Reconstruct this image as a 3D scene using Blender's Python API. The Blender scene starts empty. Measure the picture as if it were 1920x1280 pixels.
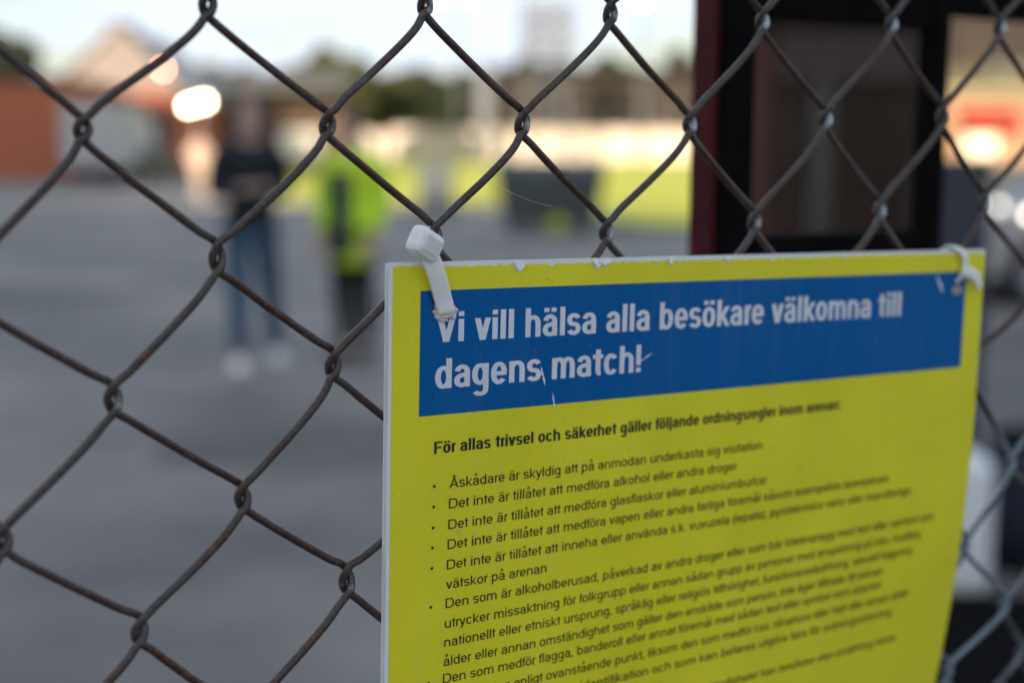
import bpy, bmesh, math, random
from mathutils import Vector, Matrix
random.seed(7)
SC = bpy.context.scene
COL = SC.collection
PI = math.pi
R = math.radians

# ------------------------------------------------------------------ camera, sky, sun, exposure
CAM_H = 1.53
PITCH = R(7.9); ROLL = R(0.35)
FPX = 2667.0                                   # 50 mm lens on a 36 mm frame, 1920 px wide
FWD = Vector((0, math.cos(PITCH), -math.sin(PITCH)))
_r0 = Vector((1, 0, 0)); _d0 = FWD.cross(_r0).normalized()
if _d0.z > 0: _d0 = -_d0
RGT = (_r0 * math.cos(ROLL) - _d0 * math.sin(ROLL)).normalized()
DWN = (_d0 * math.cos(ROLL) + _r0 * math.sin(ROLL)).normalized()
EYE = Vector((0, 0, CAM_H))
cam = bpy.data.cameras.new('camera'); cam_o = bpy.data.objects.new('camera', cam); COL.objects.link(cam_o)
M = Matrix.Identity(4)
for i in range(3):
    M[i][0] = RGT[i]; M[i][1] = -DWN[i]; M[i][2] = -FWD[i]; M[i][3] = EYE[i]
cam_o.matrix_world = M
cam.lens = 50; cam.sensor_width = 36; cam.sensor_fit = 'HORIZONTAL'
cam.clip_start = 0.02; cam.clip_end = 3000
cam.dof.use_dof = True; cam.dof.focus_distance = 0.482; cam.dof.aperture_fstop = 4.8
SC.camera = cam_o

SUN_EL = R(9); SUN_AZ = R(192)                # the sun is low behind the camera, a little to the left
world = bpy.data.worlds.new('World'); SC.world = world; world.use_nodes = True
nt = world.node_tree; nt.nodes.clear()
out = nt.nodes.new('ShaderNodeOutputWorld'); bg = nt.nodes.new('ShaderNodeBackground')
sky = nt.nodes.new('ShaderNodeTexSky'); sky.sky_type = 'NISHITA'; sky.sun_disc = False
sky.sun_elevation = SUN_EL; sky.sun_rotation = SUN_AZ; sky.air_density = 1.0; sky.dust_density = 1.2
tc = nt.nodes.new('ShaderNodeTexCoord'); mp = nt.nodes.new('ShaderNodeMapping'); mp.inputs['Scale'].default_value = (2.2, 2.2, 9.0)
nz = nt.nodes.new('ShaderNodeTexNoise'); nz.inputs['Scale'].default_value = 1.7; nz.inputs['Detail'].default_value = 6; nz.inputs['Roughness'].default_value = .55
rp = nt.nodes.new('ShaderNodeValToRGB'); rp.color_ramp.elements[0].position = .40; rp.color_ramp.elements[1].position = .60
rp.color_ramp.elements[0].color = (.1, .1, .1, 1); rp.color_ramp.elements[1].color = (.97, .97, .97, 1)
mx = nt.nodes.new('ShaderNodeMix'); mx.data_type = 'RGBA'; mx.inputs[7].default_value = (5.6, 6.25, 7.3, 1)
nt.links.new(tc.outputs['Generated'], mp.inputs[0]); nt.links.new(mp.outputs[0], nz.inputs[0]); nt.links.new(nz.outputs[0], rp.inputs[0])
nt.links.new(rp.outputs[0], mx.inputs[0]); nt.links.new(sky.outputs[0], mx.inputs[6]); nt.links.new(mx.outputs[2], bg.inputs[0])
bg.inputs[1].default_value = 0.1
nt.links.new(bg.outputs[0], out.inputs[0])
sun = bpy.data.lights.new('sun', 'SUN'); sun.energy = 5.0; sun.angle = R(0.53); sun.color = (1.0, .80, .58)
sun_o = bpy.data.objects.new('sun', sun); COL.objects.link(sun_o)
sd = Vector((math.sin(SUN_AZ) * math.cos(SUN_EL), math.cos(SUN_AZ) * math.cos(SUN_EL), math.sin(SUN_EL)))
sun_o.rotation_euler = sd.to_track_quat('Z', 'Y').to_euler(); sun_o.location = sd * 80
vs = SC.view_settings; vs.view_transform = 'Standard'; vs.look = 'None'; vs.gamma = 1; vs.use_curve_mapping = False; vs.exposure = 0.82

# ------------------------------------------------------------------ helpers
def at(px, py, Y):                             # the point of the place seen at a pixel, Y metres ahead
    d = FWD + RGT * ((px - 960) / FPX) + DWN * ((py - 640) / FPX)
    return EYE + d * (Y / d.y)
def ax(px, Y): return at(px, 640, Y).x
def az(py, Y, px=960): return at(px, py, Y).z

def mat(name, col, rough=.6, metal=0, noise=0, scale=8, spec=.5, emit=None, bump=0, detail=5):
    m = bpy.data.materials.new(name); m.use_nodes = True; t = m.node_tree; b = t.nodes['Principled BSDF']
    b.inputs['Base Color'].default_value = (*col, 1); b.inputs['Roughness'].default_value = rough
    b.inputs['Metallic'].default_value = metal; b.inputs['Specular IOR Level'].default_value = spec
    if noise or bump:
        c = t.nodes.new('ShaderNodeTexCoord'); n = t.nodes.new('ShaderNodeTexNoise'); n.inputs['Scale'].default_value = scale; n.inputs['Detail'].default_value = detail
        t.links.new(c.outputs['Object'], n.inputs[0])
    if noise:
        r = t.nodes.new('ShaderNodeMapRange'); r.inputs[1].default_value = .3; r.inputs[2].default_value = .7
        r.inputs[3].default_value = 1 - noise; r.inputs[4].default_value = 1 + noise
        v = t.nodes.new('ShaderNodeVectorMath'); v.operation = 'SCALE'; v.inputs[0].default_value = col
        t.links.new(n.outputs[0], r.inputs[0]); t.links.new(r.outputs[0], v.inputs['Scale']); t.links.new(v.outputs[0], b.inputs['Base Color'])
    if bump:
        u = t.nodes.new('ShaderNodeBump'); u.inputs['Strength'].default_value = bump; u.inputs['Distance'].default_value = .01
        t.links.new(n.outputs[0], u.inputs['Height']); t.links.new(u.outputs[0], b.inputs['Normal'])
    if emit:
        b.inputs['Emission Color'].default_value = (*emit[:3], 1); b.inputs['Emission Strength'].default_value = emit[3]
    return m

class MB:                                      # collects shapes for ONE mesh object
    def __init__(s): s.v = []; s.f = []; s.smooth = False
    def add(s, vs, fs):
        k = len(s.v); s.v += [tuple(v) for v in vs]; s.f += [tuple(i + k for i in f) for f in fs]; return s
    def box(s, x0, x1, y0, y1, z0, z1, bev=0):
        if x1 < x0: x0, x1 = x1, x0
        if y1 < y0: y0, y1 = y1, y0
        if z1 < z0: z0, z1 = z1, z0
        if bev <= 0:
            s.add([(x0,y0,z0),(x1,y0,z0),(x1,y1,z0),(x0,y1,z0),(x0,y0,z1),(x1,y0,z1),(x1,y1,z1),(x0,y1,z1)],
                  [(0,3,2,1),(4,5,6,7),(0,1,5,4),(1,2,6,5),(2,3,7,6),(3,0,4,7)])
        else:
            bm = bmesh.new(); bmesh.ops.create_cube(bm, size=1)
            for v in bm.verts: v.co = Vector(((x0+x1)/2 + v.co.x*(x1-x0), (y0+y1)/2 + v.co.y*(y1-y0), (z0+z1)/2 + v.co.z*(z1-z0)))
            bmesh.ops.bevel(bm, geom=bm.edges[:], offset=bev, segments=2, affect='EDGES', profile=.5)
            s.add([v.co for v in bm.verts], [[v.index for v in f.verts] for f in bm.faces]); bm.free()
        return s
    def prism(s, pts, y0, y1):                 # outline in x,z, extruded along y
        n = len(pts); a = [(p[0], y0, p[1]) for p in pts] + [(p[0], y1, p[1]) for p in pts]
        s.add(a, [tuple(range(n)), tuple(range(2*n-1, n-1, -1))] + [(i, i+n, (i+1) % n + n, (i+1) % n) for i in range(n)]); return s
    def prism_x(s, pts, x0, x1):               # outline in y,z
        n = len(pts); a = [(x0, p[0], p[1]) for p in pts] + [(x1, p[0], p[1]) for p in pts]
        s.add(a, [tuple(range(n)), tuple(range(2*n-1, n-1, -1))] + [(i, i+n, (i+1) % n + n, (i+1) % n) for i in range(n)]); return s
    def tube(s, pts, rad, n=8, caps=True):
        pts = [Vector(p) for p in pts]; rr = rad if isinstance(rad, (list, tuple)) else [rad]*len(pts)
        k = len(s.v); prev = None
        for i, p in enumerate(pts):
            t = (pts[min(i+1, len(pts)-1)] - pts[max(i-1, 0)]).normalized()
            if prev is None:
                a = Vector((0,0,1)) if abs(t.z) < .9 else Vector((1,0,0)); u = t.cross(a).normalized()
            else:
                u = (prev - t * prev.dot(t)).normalized()
            prev = u; w = t.cross(u)
            for j in range(n):
                th = 2*PI*j/n; s.v.append(tuple(p + (u*math.cos(th) + w*math.sin(th)) * rr[i]))
        for i in range(len(pts)-1):
            for j in range(n):
                a = k+i*n+j; b = k+i*n+(j+1) % n; s.f.append((a, b, b+n, a+n))
        if caps:
            s.f.append(tuple(k+j for j in range(n-1, -1, -1))); e = k+(len(pts)-1)*n; s.f.append(tuple(e+j for j in range(n)))
        return s
    def ball(s, c, r, n=12, m=8, sc=(1,1,1)):
        k = len(s.v)
        for i in range(m+1):
            a = PI*i/m
            for j in range(n):
                b = 2*PI*j/n; s.v.append((c[0]+r*sc[0]*math.sin(a)*math.cos(b), c[1]+r*sc[1]*math.sin(a)*math.sin(b), c[2]+r*sc[2]*math.cos(a)))
        for i in range(m):
            for j in range(n):
                s.f.append((k+i*n+j, k+(i+1)*n+j, k+(i+1)*n+(j+1) % n, k+i*n+(j+1) % n))
        return s
    def build(s, name, m, parent=None, smooth=False, kind=None):
        me = bpy.data.meshes.new(name); me.from_pydata([tuple(v) for v in s.v], [], s.f); me.validate(); me.update()
        if m: me.materials.append(m)
        if smooth or s.smooth:
            for p in me.polygons: p.use_smooth = True
        o = bpy.data.objects.new(name, me); COL.objects.link(o)
        if parent:
            o.parent = parent; o.matrix_parent_inverse = Matrix.Translation(-parent.location) if parent.type == 'EMPTY' else Matrix.Identity(4)
        if kind: o['kind'] = kind
        return o
def thing(name, label, cat, loc=(0,0,0), group=None):
    o = bpy.data.objects.new(name, None); COL.objects.link(o); o.empty_display_size = .1; o.location = loc
    o['label'] = label; o['category'] = cat
    if group: o['group'] = group
    return o
def tag(o, label, cat, group=None):
    o['label'] = label; o['category'] = cat
    if group: o['group'] = group
    return o
def catmull(P, n=6):
    P = [Vector(p) for p in P]; out = []
    for i in range(len(P)-1):
        a = P[max(i-1,0)]; b = P[i]; c = P[i+1]; d = P[min(i+2, len(P)-1)]
        for k in range(n):
            t = k/n; out.append(.5*((2*b) + (c-a)*t + (2*a-5*b+4*c-d)*t*t + (3*b-a-3*c+d)*t**3))
    out.append(P[-1]); return out

# ------------------------------------------------------------------ materials
def brick_mat(name, c1, c2, mortar, sc):
    m = bpy.data.materials.new(name); m.use_nodes = True; t = m.node_tree; b = t.nodes['Principled BSDF']; b.inputs['Roughness'].default_value = .85
    c = t.nodes.new('ShaderNodeTexCoord'); mpn = t.nodes.new('ShaderNodeMapping'); mpn.inputs['Rotation'].default_value = (R(90), 0, 0)
    k = t.nodes.new('ShaderNodeTexBrick'); k.inputs['Color1'].default_value = (*c1, 1); k.inputs['Color2'].default_value = (*c2, 1)
    k.inputs['Mortar'].default_value = (*mortar, 1); k.inputs['Scale'].default_value = sc
    t.links.new(c.outputs['Object'], mpn.inputs[0]); t.links.new(mpn.outputs[0], k.inputs[0]); t.links.new(k.outputs[0], b.inputs['Base Color']); return m
BRICK = brick_mat('red_brick', (.56,.155,.07), (.46,.125,.06), (.3,.16,.11), 4)
M_ASPH = None
def asphalt():
    m = bpy.data.materials.new('worn_asphalt'); m.use_nodes = True; t = m.node_tree; b = t.nodes['Principled BSDF']
    c = t.nodes.new('ShaderNodeTexCoord')
    n1 = t.nodes.new('ShaderNodeTexNoise'); n1.inputs['Scale'].default_value = .42; n1.inputs['Detail'].default_value = 4; n1.inputs['Roughness'].default_value = .6
    n2 = t.nodes.new('ShaderNodeTexNoise'); n2.inputs['Scale'].default_value = 90; n2.inputs['Detail'].default_value = 3
    r = t.nodes.new('ShaderNodeValToRGB'); r.color_ramp.elements[0].position = .34; r.color_ramp.elements[0].color = (.105,.102,.104,1)
    r.color_ramp.elements[1].position = .68; r.color_ramp.elements[1].color = (.285,.262,.246,1)
    mm = t.nodes.new('ShaderNodeMix'); mm.data_type = 'RGBA'; mm.blend_type = 'OVERLAY'; mm.inputs[0].default_value = .35
    for n in (n1, n2): t.links.new(c.outputs['Object'], n.inputs[0])
    t.links.new(n1.outputs[0], r.inputs[0]); t.links.new(r.outputs[0], mm.inputs[6]); t.links.new(n2.outputs['Color'], mm.inputs[7]); t.links.new(mm.outputs[2], b.inputs['Base Color'])
    bu = t.nodes.new('ShaderNodeBump'); bu.inputs['Strength'].default_value = .4; bu.inputs['Distance'].default_value = .004
    t.links.new(n2.outputs[0], bu.inputs['Height']); t.links.new(bu.outputs[0], b.inputs['Normal'])
    b.inputs['Roughness'].default_value = .7; b.inputs['Specular IOR Level'].default_value = .35
    return m
M_ASPH = asphalt()
M_GRASS = mat('mown_grass', (.64,.63,.05), .9, noise=.25, scale=.6)
M_VERGE = mat('rough_grass', (.07,.10,.03), .95, noise=.3, scale=.8)
M_LEAF = mat('dark_leaves', (.022,.032,.012), .8, noise=.5, scale=1.2)
M_LEAF2 = mat('olive_leaves', (.075,.080,.030), .8, noise=.45, scale=1.0)
M_LEAF3 = mat('brown_leaves', (.034,.027,.022), .8, noise=.4, scale=1.0)
M_BARK = mat('bark', (.06,.045,.035), .9, noise=.3, scale=9)
M_CREAM = mat('cream_boards', (.62,.54,.48), .7, noise=.08, scale=2)
M_WHITE = mat('white_paint', (.75,.75,.76), .5, noise=.04, scale=4)
M_BLACK = mat('black_painted_steel', (.006,.0055,.006), .85, noise=.3, scale=40, spec=.03)
M_RED = mat('red_painted_steel', (.060,.004,.008), .55, noise=.25, scale=60, spec=.15)
M_GREY = mat('grey_galvanised_steel', (.36,.37,.41), .5, metal=.4, noise=.1, scale=3)
M_MAST = mat('blue_grey_mast_steel', (.10,.115,.15), .6, noise=.1, scale=3)
M_DARKGL = mat('dark_glass', (.012,.018,.022), .08)
M_RUBBER = mat('black_rubber', (.015,.015,.016), .8)
M_BEIGE = mat('beige_render', (.50,.42,.38), .8, noise=.08, scale=1)
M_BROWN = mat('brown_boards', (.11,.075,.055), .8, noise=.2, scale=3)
M_ROOF = mat('grey_roof_sheets', (.11,.11,.095), .7, noise=.15, scale=1)
M_DKGRN = mat('dark_green_plastic', (.05,.075,.09), .5, noise=.15, scale=5)

# ------------------------------------------------------------------ ground
def sheet(name, pts, z, m, n=1):
    b = MB(); b.add([(x, y, z) for x, y in pts], [tuple(range(len(pts)))]); return b.build(name, m, kind='structure')
sheet('ground', [(-900,-900),(900,-900),(900,1800),(-900,1800)], -.008, M_VERGE)
sheet('asphalt_yard', [(-46,-45),(60,-45),(60,12),(6.2,24.5),(2.2,25),(.2,33),(-6.5,34.5),(-8,62),(-46,62)], 0, M_ASPH)
sheet('football_pitch', [(-6.4,35.6),(.6,34),(2.6,26.5),(6.6,25.6),(48,20),(60,140),(-22,140)], .004, M_GRASS)
M_PATCH = mat('dark_ground_tone', (.125,.12,.118), .75, noise=.25, scale=1.5, spec=.3)  # flat darker areas laid just above the yard
sheet('dark_ground_area', [(-1.75,6.7),(-.95,6.5),(-.2,7.1),(-.3,7.9),(-1.1,7.7),(-1.8,7.3)], .004, M_PATCH)
sheet('dark_ground_area', [(-9,14),(-4.4,13.2),(-3.6,14.4),(-6,15.2),(-9.5,15.5)], .004, M_PATCH)
sheet('dark_ground_area', [(2.2,6.2),(4.5,6.2),(4.8,12),(3.6,13),(2.6,12.4)], .004, M_PATCH)
K = MB()
kp = [(-8,35.1),(-6.45,35.05),(.4,33.5),(2.4,25.8),(6.4,25.05),(30,19)]
for (x0,y0),(x1,y1) in zip(kp, kp[1:]):
    d = Vector((x1-x0, y1-y0, 0)).normalized(); nn = Vector((-d.y, d.x, 0))*.08
    a, c = Vector((x0,y0,0)), Vector((x1,y1,0))
    K.add([a-nn,a+nn,c+nn,c-nn]+[v+Vector((0,0,.1)) for v in (a-nn,a+nn,c+nn,c-nn)], [(4,7,6,5),(0,4,5,1),(1,5,6,2),(2,6,7,3),(3,7,4,0)])
K.build('kerb', mat('kerb_concrete', (.3,.3,.29), .8, noise=.1), kind='structure')

# ------------------------------------------------------------------ stands added out of view behind the camera to shade the yard
def stand(label, x0, x1, y, h):
    t = thing('added_shade_stand', label, 'added_shade_stand', ((x0+x1)/2, y, 0))
    MB().box(x0, x1, y-14, y, 0, h-2.2).build('wall', M_BEIGE, t)
    MB().prism_x([(y-15,h-1.2),(y+1.2,h-2.2),(y+1.2,h-1.9),(y-15,h)], x0-.5, x1+.5).build('roof', M_ROOF, t)
    n = int((x1-x0)/6)
    for i in range(n):
        x = x0+3+i*(x1-x0-6)/max(1,n-1)
        MB().box(x-1.2, x+1.2, y, y+.06, 2.2, 4.4).build('window', M_DARKGL, t)
stand('tallest beige unseen stand added to shade the yard, on the left', -84, -35, -50, 24)
stand('middle height beige unseen stand added for shade between the tallest and the lowest one', -34, -15, -50, 15.4)
stand('lowest and longest beige unseen stand added to shade the yard, on the right', -14, 70, -50, 13.6)

# ------------------------------------------------------------------ trees
def leaf_cloud(mb, blobs, n, size, rnd):
    for _ in range(n):
        c, r = rnd.choices(blobs, weights=[q[1][0]*q[1][2] for q in blobs])[0]
        while True:
            p = Vector((rnd.uniform(-1,1), rnd.uniform(-1,1), rnd.uniform(-1,1)))
            if .25 < p.length < 1: break
        p = Vector((c[0]+p.x*r[0], c[1]+p.y*r[1], c[2]+p.z*r[2]))
        a = Vector((rnd.gauss(0,1), rnd.gauss(0,1), rnd.gauss(0,1))).normalized(); b_ = a.orthogonal().normalized(); c_ = a.cross(b_)
        s = size*rnd.uniform(.6,1.3)
        mb.add([p-b_*s, p+c_*s*.6, p+b_*s, p-c_*s*.6], [(0,1,2,3)])
TREES = []
def make_tree(seed, h, w, conifer=False):
    rnd = random.Random(seed); cr = MB(); tr = MB()
    if conifer:
        blobs = [((rnd.uniform(-.1,.1)*w, 0, h*(.3+.66*i/7)), (w*.5*(1-.8*i/7), w*.5*(1-.8*i/7), h*.09)) for i in range(8)]
    else:
        blobs = []
        for i in range(9):
            a = rnd.uniform(0, 2*PI); q = rnd.uniform(0,.32)*w
            blobs.append(((q*math.cos(a), q*math.sin(a), h*rnd.uniform(.42,.84)), (w*rnd.uniform(.16,.28), w*rnd.uniform(.16,.28), h*rnd.uniform(.1,.17))))
    leaf_cloud(cr, blobs, 5200, h*.032, rnd)
    tr.tube([(0,0,-.1),(.02*w,0,h*.3),(-.02*w,.02*w,h*.6),(0,0,h*.85)], [h*.028,h*.022,h*.013,h*.004], 8)
    for c, r in blobs[::2]:
        tr.tube([(0,0,h*.35),(c[0]*.5,c[1]*.5,(h*.4+c[2])/2),c], [h*.012,h*.008,h*.003], 5)
    return cr, tr
PROTO = [make_tree(1,10,8), make_tree(2,10,9), make_tree(3,10,7), make_tree(4,10,4.5,True), make_tree(5,10,7.5)]
PM = {}
def tree(px, ytop, Y, wpx, kind, leafmat, label, group):
    h = az(ytop, Y, px); w = wpx/FPX*Y; x = ax(px, Y)
    t = thing('pine_tree' if kind == 3 else 'tree', label, 'tree', (x, Y, 0), group)
    key = (kind, leafmat.name)
    if key not in PM:
        cr, tr = PROTO[kind]
        a = cr.build('crown', leafmat); b_ = tr.build('trunk', M_BARK, smooth=True); PM[key] = (a.data, b_.data)
        COL.objects.unlink(a); COL.objects.unlink(b_); bpy.data.objects.remove(a); bpy.data.objects.remove(b_)
    sx = w/[8,9,7,4.5,7.5][kind]
    for nm, me in (('crown', PM[key][0]), ('trunk', PM[key][1])):
        o = bpy.data.objects.new(nm, me); COL.objects.link(o); o.parent = t; o.scale = (sx, sx, h/10*1.08)
G1 = 'trees behind the white boards'; 
T = [
 (20,55,95,190,1,M_LEAF,'dark green tree rising above the brick building at the left edge',None),
 (-140,80,95,200,0,M_LEAF,'dark tree behind the brick building, left of the frame edge',None),
 (385,118,105,130,4,M_LEAF2,'low olive tree beside the pale gabled house',G1),
 (470,125,105,140,2,M_LEAF3,'brownish tree behind the long shed roof',G1),
 (560,108,100,150,0,M_LEAF2,'olive tree left of the tallest rounded one',G1),
 (640,92,98,150,1,M_LEAF2,'tallest rounded olive tree above the steward in yellow',G1),
 (720,135,110,150,4,M_LEAF2,'olive tree just right of the tallest rounded one',G1),
 (790,125,150,120,2,M_LEAF,'dark green tree left of the pale grey pole',G1),
 (855,118,150,110,0,M_LEAF,'dark green tree directly behind the pale grey pole',G1),
 (960,128,158,120,1,M_LEAF3,'brownish tree under the floodlight mast',G1),
 (1040,118,160,120,4,M_LEAF3,'brown tree right of the floodlight mast foot',G1),
 (1120,122,160,130,2,M_LEAF3,'brown tree between mast and gate post',G1),
 (1200,118,160,130,0,M_LEAF3,'greyish brown tree near the red gate post',G1),
 (1285,95,150,130,1,M_LEAF3,'rust brown tree behind the red gate post',G1),
 (1400,110,150,160,4,M_LEAF2,'olive tree hidden mostly by the dark booth',G1),
 (1800,95,60,120,2,M_LEAF2,'olive tree behind the snack kiosk, next to the black post',None),
 (1960,60,62,170,0,M_LEAF2,'larger olive tree behind the kiosk at the right edge',None),
]
for a in T: tree(*a)

# ------------------------------------------------------------------ buildings on the left
def brick_shed():
    Y = 58; x1 = ax(120, Y); h = az(142, Y, 60)
    t = thing('brick_building', 'plain orange red brick building at the left edge of the yard', 'building', (x1-8, Y, 0))
    MB().box(x1-16, x1, Y, Y+12, 0, h-.25).build('wall', BRICK, t)
    MB().box(x1-16.2, x1+.12, Y-.12, Y+12.1, h-.25, h).build('roof', M_BROWN, t)
    for i in range(3):
        MB().box(x1-13.5+i*4, x1-12.3+i*4, Y-.03, Y+.05, .02, 2.1).build('door', M_BROWN, t)
def wood():
    rnd_ = random.Random(77); mb = MB()
    xs0, xs1 = ax(340,175), ax(1420,175)
    for _ in range(26000):
        x = rnd_.uniform(xs0, xs1); top = az(138,175)+1.6*math.sin(x*.21)+1.0*math.sin(x*.53+1)+.6*math.sin(x*1.3)
        z = top*(1-rnd_.random()**1.6*.98); y = 175+rnd_.uniform(-2.5,2.5)
        a = Vector((rnd_.gauss(0,1), rnd_.gauss(0,1), rnd_.gauss(0,1))).normalized(); p1 = a.orthogonal().normalized(); p2 = a.cross(p1); sz = rnd_.uniform(.3,.6)
        c = Vector((x,y,z)); mb.add([c-p1*sz, c+p2*sz*.6, c+p1*sz, c-p2*sz*.6], [(0,1,2,3)])
    o = mb.build('far_wood', M_LEAF, kind='stuff'); tag(o, 'dark far-off wood closing the view beyond the football pitch', 'wood')
wood()
brick_shed()
def gable_house():
    Y = 66; x0 = ax(118, Y); x1 = ax(346, Y); h = az(168, Y, 230); hp = az(62, Y, 230)
    t = thing('gabled_house', 'brick gatehouse with a pale pink gable and a brown chimney', 'house', ((x0+x1)/2, Y, 0))
    MB().box(x0, x1, Y, Y+9, 0, h).build('wall', BRICK, t)
    xm = (x0+x1)/2+.1
    MB().prism([(x0,h),(x1,h),(xm+.5,hp),(xm-.5,hp)], Y-.05, Y+9).build('gable', mat('greyed_pink_render', (.25,.215,.205), .8, noise=.15, scale=1), t)
    r = MB()
    for s, xe in ((-1,x0),(1,x1)):
        a = Vector((xm, 0, hp+.1)); e = Vector((xe+s*.5, 0, h-.35))
        r.add([(a.x,Y-.5,a.z),(e.x,Y-.5,e.z),(e.x,Y+9.3,e.z),(a.x,Y+9.3,a.z),(a.x,Y-.5,a.z+.2),(e.x,Y-.5,e.z+.2),(e.x,Y+9.3,e.z+.2),(a.x,Y+9.3,a.z+.2)],
              [(0,3,2,1),(4,5,6,7),(0,1,5,4),(1,2,6,5),(2,3,7,6),(3,0,4,7)])
    ro = r.build('roof', mat('pale_roof_sheets', (.30,.28,.28), .6, noise=.1, scale=1), t)
    c = MB(); cx = ax(228, Y); c.box(cx-.55, cx+.55, Y+1, Y+2.1, h, az(46, Y, 228)); c.box(cx-.7, cx+.7, Y+.85, Y+2.25, az(46,Y,228), az(40,Y,228)).build('chimney', M_BROWN, ro)
    for p0, p1, q0, q1, nm, m in ((240,286,185,335,'door',M_DARKGL),(300,332,205,262,'window',M_DARKGL)):
        MB().box(ax(p0,Y), ax(p1,Y), Y-.04, Y+.1, max(0,az(q1,Y,p0)), az(q0,Y,p0)).build(nm, m, t)
gable_house()
def white_van():
    Y = 52; x0 = ax(128, Y); x1 = ax(232, Y); h = az(192, Y, 180)
    t = thing('delivery_van', 'white box van parked with its rear towards us by the brick building', 'van', ((x0+x1)/2, Y, 0))
    MB().box(x0, x1, Y, Y+4.2, .55, h, .06).build('cargo_box', mat('dusty_white_box', (.42,.42,.44), .6, noise=.15, scale=1), t)
    MB().box(x0+.1, x1-.1, Y+4.25, Y+5.8, .5, h*.78, .1).build('cab', M_WHITE, t)
    for s in (x0+.08, (x0+x1)/2+.01):
        MB().box(s, s+(x1-x0)/2-.1, Y-.03, Y+.02, .7, h-.15).build('rear_door', mat('van_door_white', (.48,.48,.50), .4), t)
    for x in (x0+.2, x1-.2):
        for y in (Y+.8, Y+5):
            MB().tube([(x-.12,y,.36),(x+.12,y,.36)], .36, 16).build('wheel', M_RUBBER, t)
        MB().box(x-.07, x+.07, Y-.05, Y+.01, .62, .69).build('tail_light', mat('tail_lamp_red', (.4,.02,.02), .3), t)
    MB().box(x0+.05, x1-.05, Y-.1, Y, .42, .54).build('bumper', M_BLACK, t)
white_van()
def car(name, label, x, y, ang, paint, scale=1.0, group=None):
    t = thing(name, label, 'car', (0,0,0), group)
    prof = [(-2.15,.35),(-2.2,.62),(-2.1,.85),(-1.3,.97),(-.55,1.42),(.9,1.46),(1.75,1.02),(2.1,.95),(2.2,.6),(2.15,.32)]
    low = MB().prism([(a,b_) for a, b_ in [(-2.15,.3),(-2.22,.6),(-2.1,.84),(-1.25,.95),(1.8,1.0),(2.12,.92),(2.2,.6),(2.15,.3)]], -.86, .86)
    low.build('body', paint, t)
    cab = MB(); lo = [(-1.25,.95),(1.85,1.0)]; hi = [(-.5,1.42),(1.0,1.46)]
    cab.add([(lo[0][0],-.8,lo[0][1]),(lo[1][0],-.8,lo[1][1]),(lo[1][0],.8,lo[1][1]),(lo[0][0],.8,lo[0][1]),
             (hi[0][0],-.62,hi[0][1]),(hi[1][0],-.62,hi[1][1]),(hi[1][0],.62,hi[1][1]),(hi[0][0],.62,hi[0][1])],
            [(0,1,5,4),(1,2,6,5),(2,3,7,6),(3,0,4,7)])
    cab.build('windows', M_DARKGL, t)
    MB().box(-.52, 1.02, -.64, .64, 1.425, 1.475, .02).build('roof', paint, t)
    for xx in (-1.35, 1.35):
        for yy in (-.8, .8):
            w = MB().tube([(xx,yy-.11,.32),(xx,yy+.11,.32)], .33, 20).build('wheel', M_RUBBER, t)
            s_ = 1 if yy > 0 else -1
            MB().tube([(xx,yy+s_*.1,.32),(xx,yy+s_*.125,.32)], .2, 12).build('rim', M_GREY, w)
    for yy in (-.62,.62):
        MB().ball((-2.13,yy,.7), .1, sc=(.5,1.6,1)).build('headlight', mat('headlamp_glass', (.7,.7,.7), .1, emit=(1,.93,.82,1.2)), t, True)
    MB().box(-2.2,2.2,-.8,.8,.18,.31).build('underbody', M_BLACK, t)
    for ch in t.children: ch.matrix_parent_inverse = Matrix.Identity(4)
    t.location = (x, y, 0); t.rotation_euler = (0,0,ang); t.scale = (scale,)*3
    return t
M_SILVER = mat('silver_car_paint', (.48,.47,.47), .3, metal=.3)
M_OLCAR = mat('olive_brown_car_paint', (.05,.048,.035), .3, metal=.2)
car('parked_car', 'dark olive car parked in front of the brick gatehouse', ax(262,56), 56, R(78), M_OLCAR)
_c = car('parked_car', 'silver car parked behind the fence at the right edge', ax(2140,14.2), 14.6, R(4), M_SILVER)
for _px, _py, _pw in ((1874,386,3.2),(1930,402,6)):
    _l = MB().ball(at(_px,_py,13.62), .034, 12, 8).build('glint_ball', mat('glowing_glint', (.8,.8,.7), .3, emit=(1,.86,.72,_pw)), None, True)  # glowing balls stand in for bright reflections on the car
    bpy.context.view_layer.update(); _l.parent = _c; _l.matrix_parent_inverse = _c.matrix_world.inverted()

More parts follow.
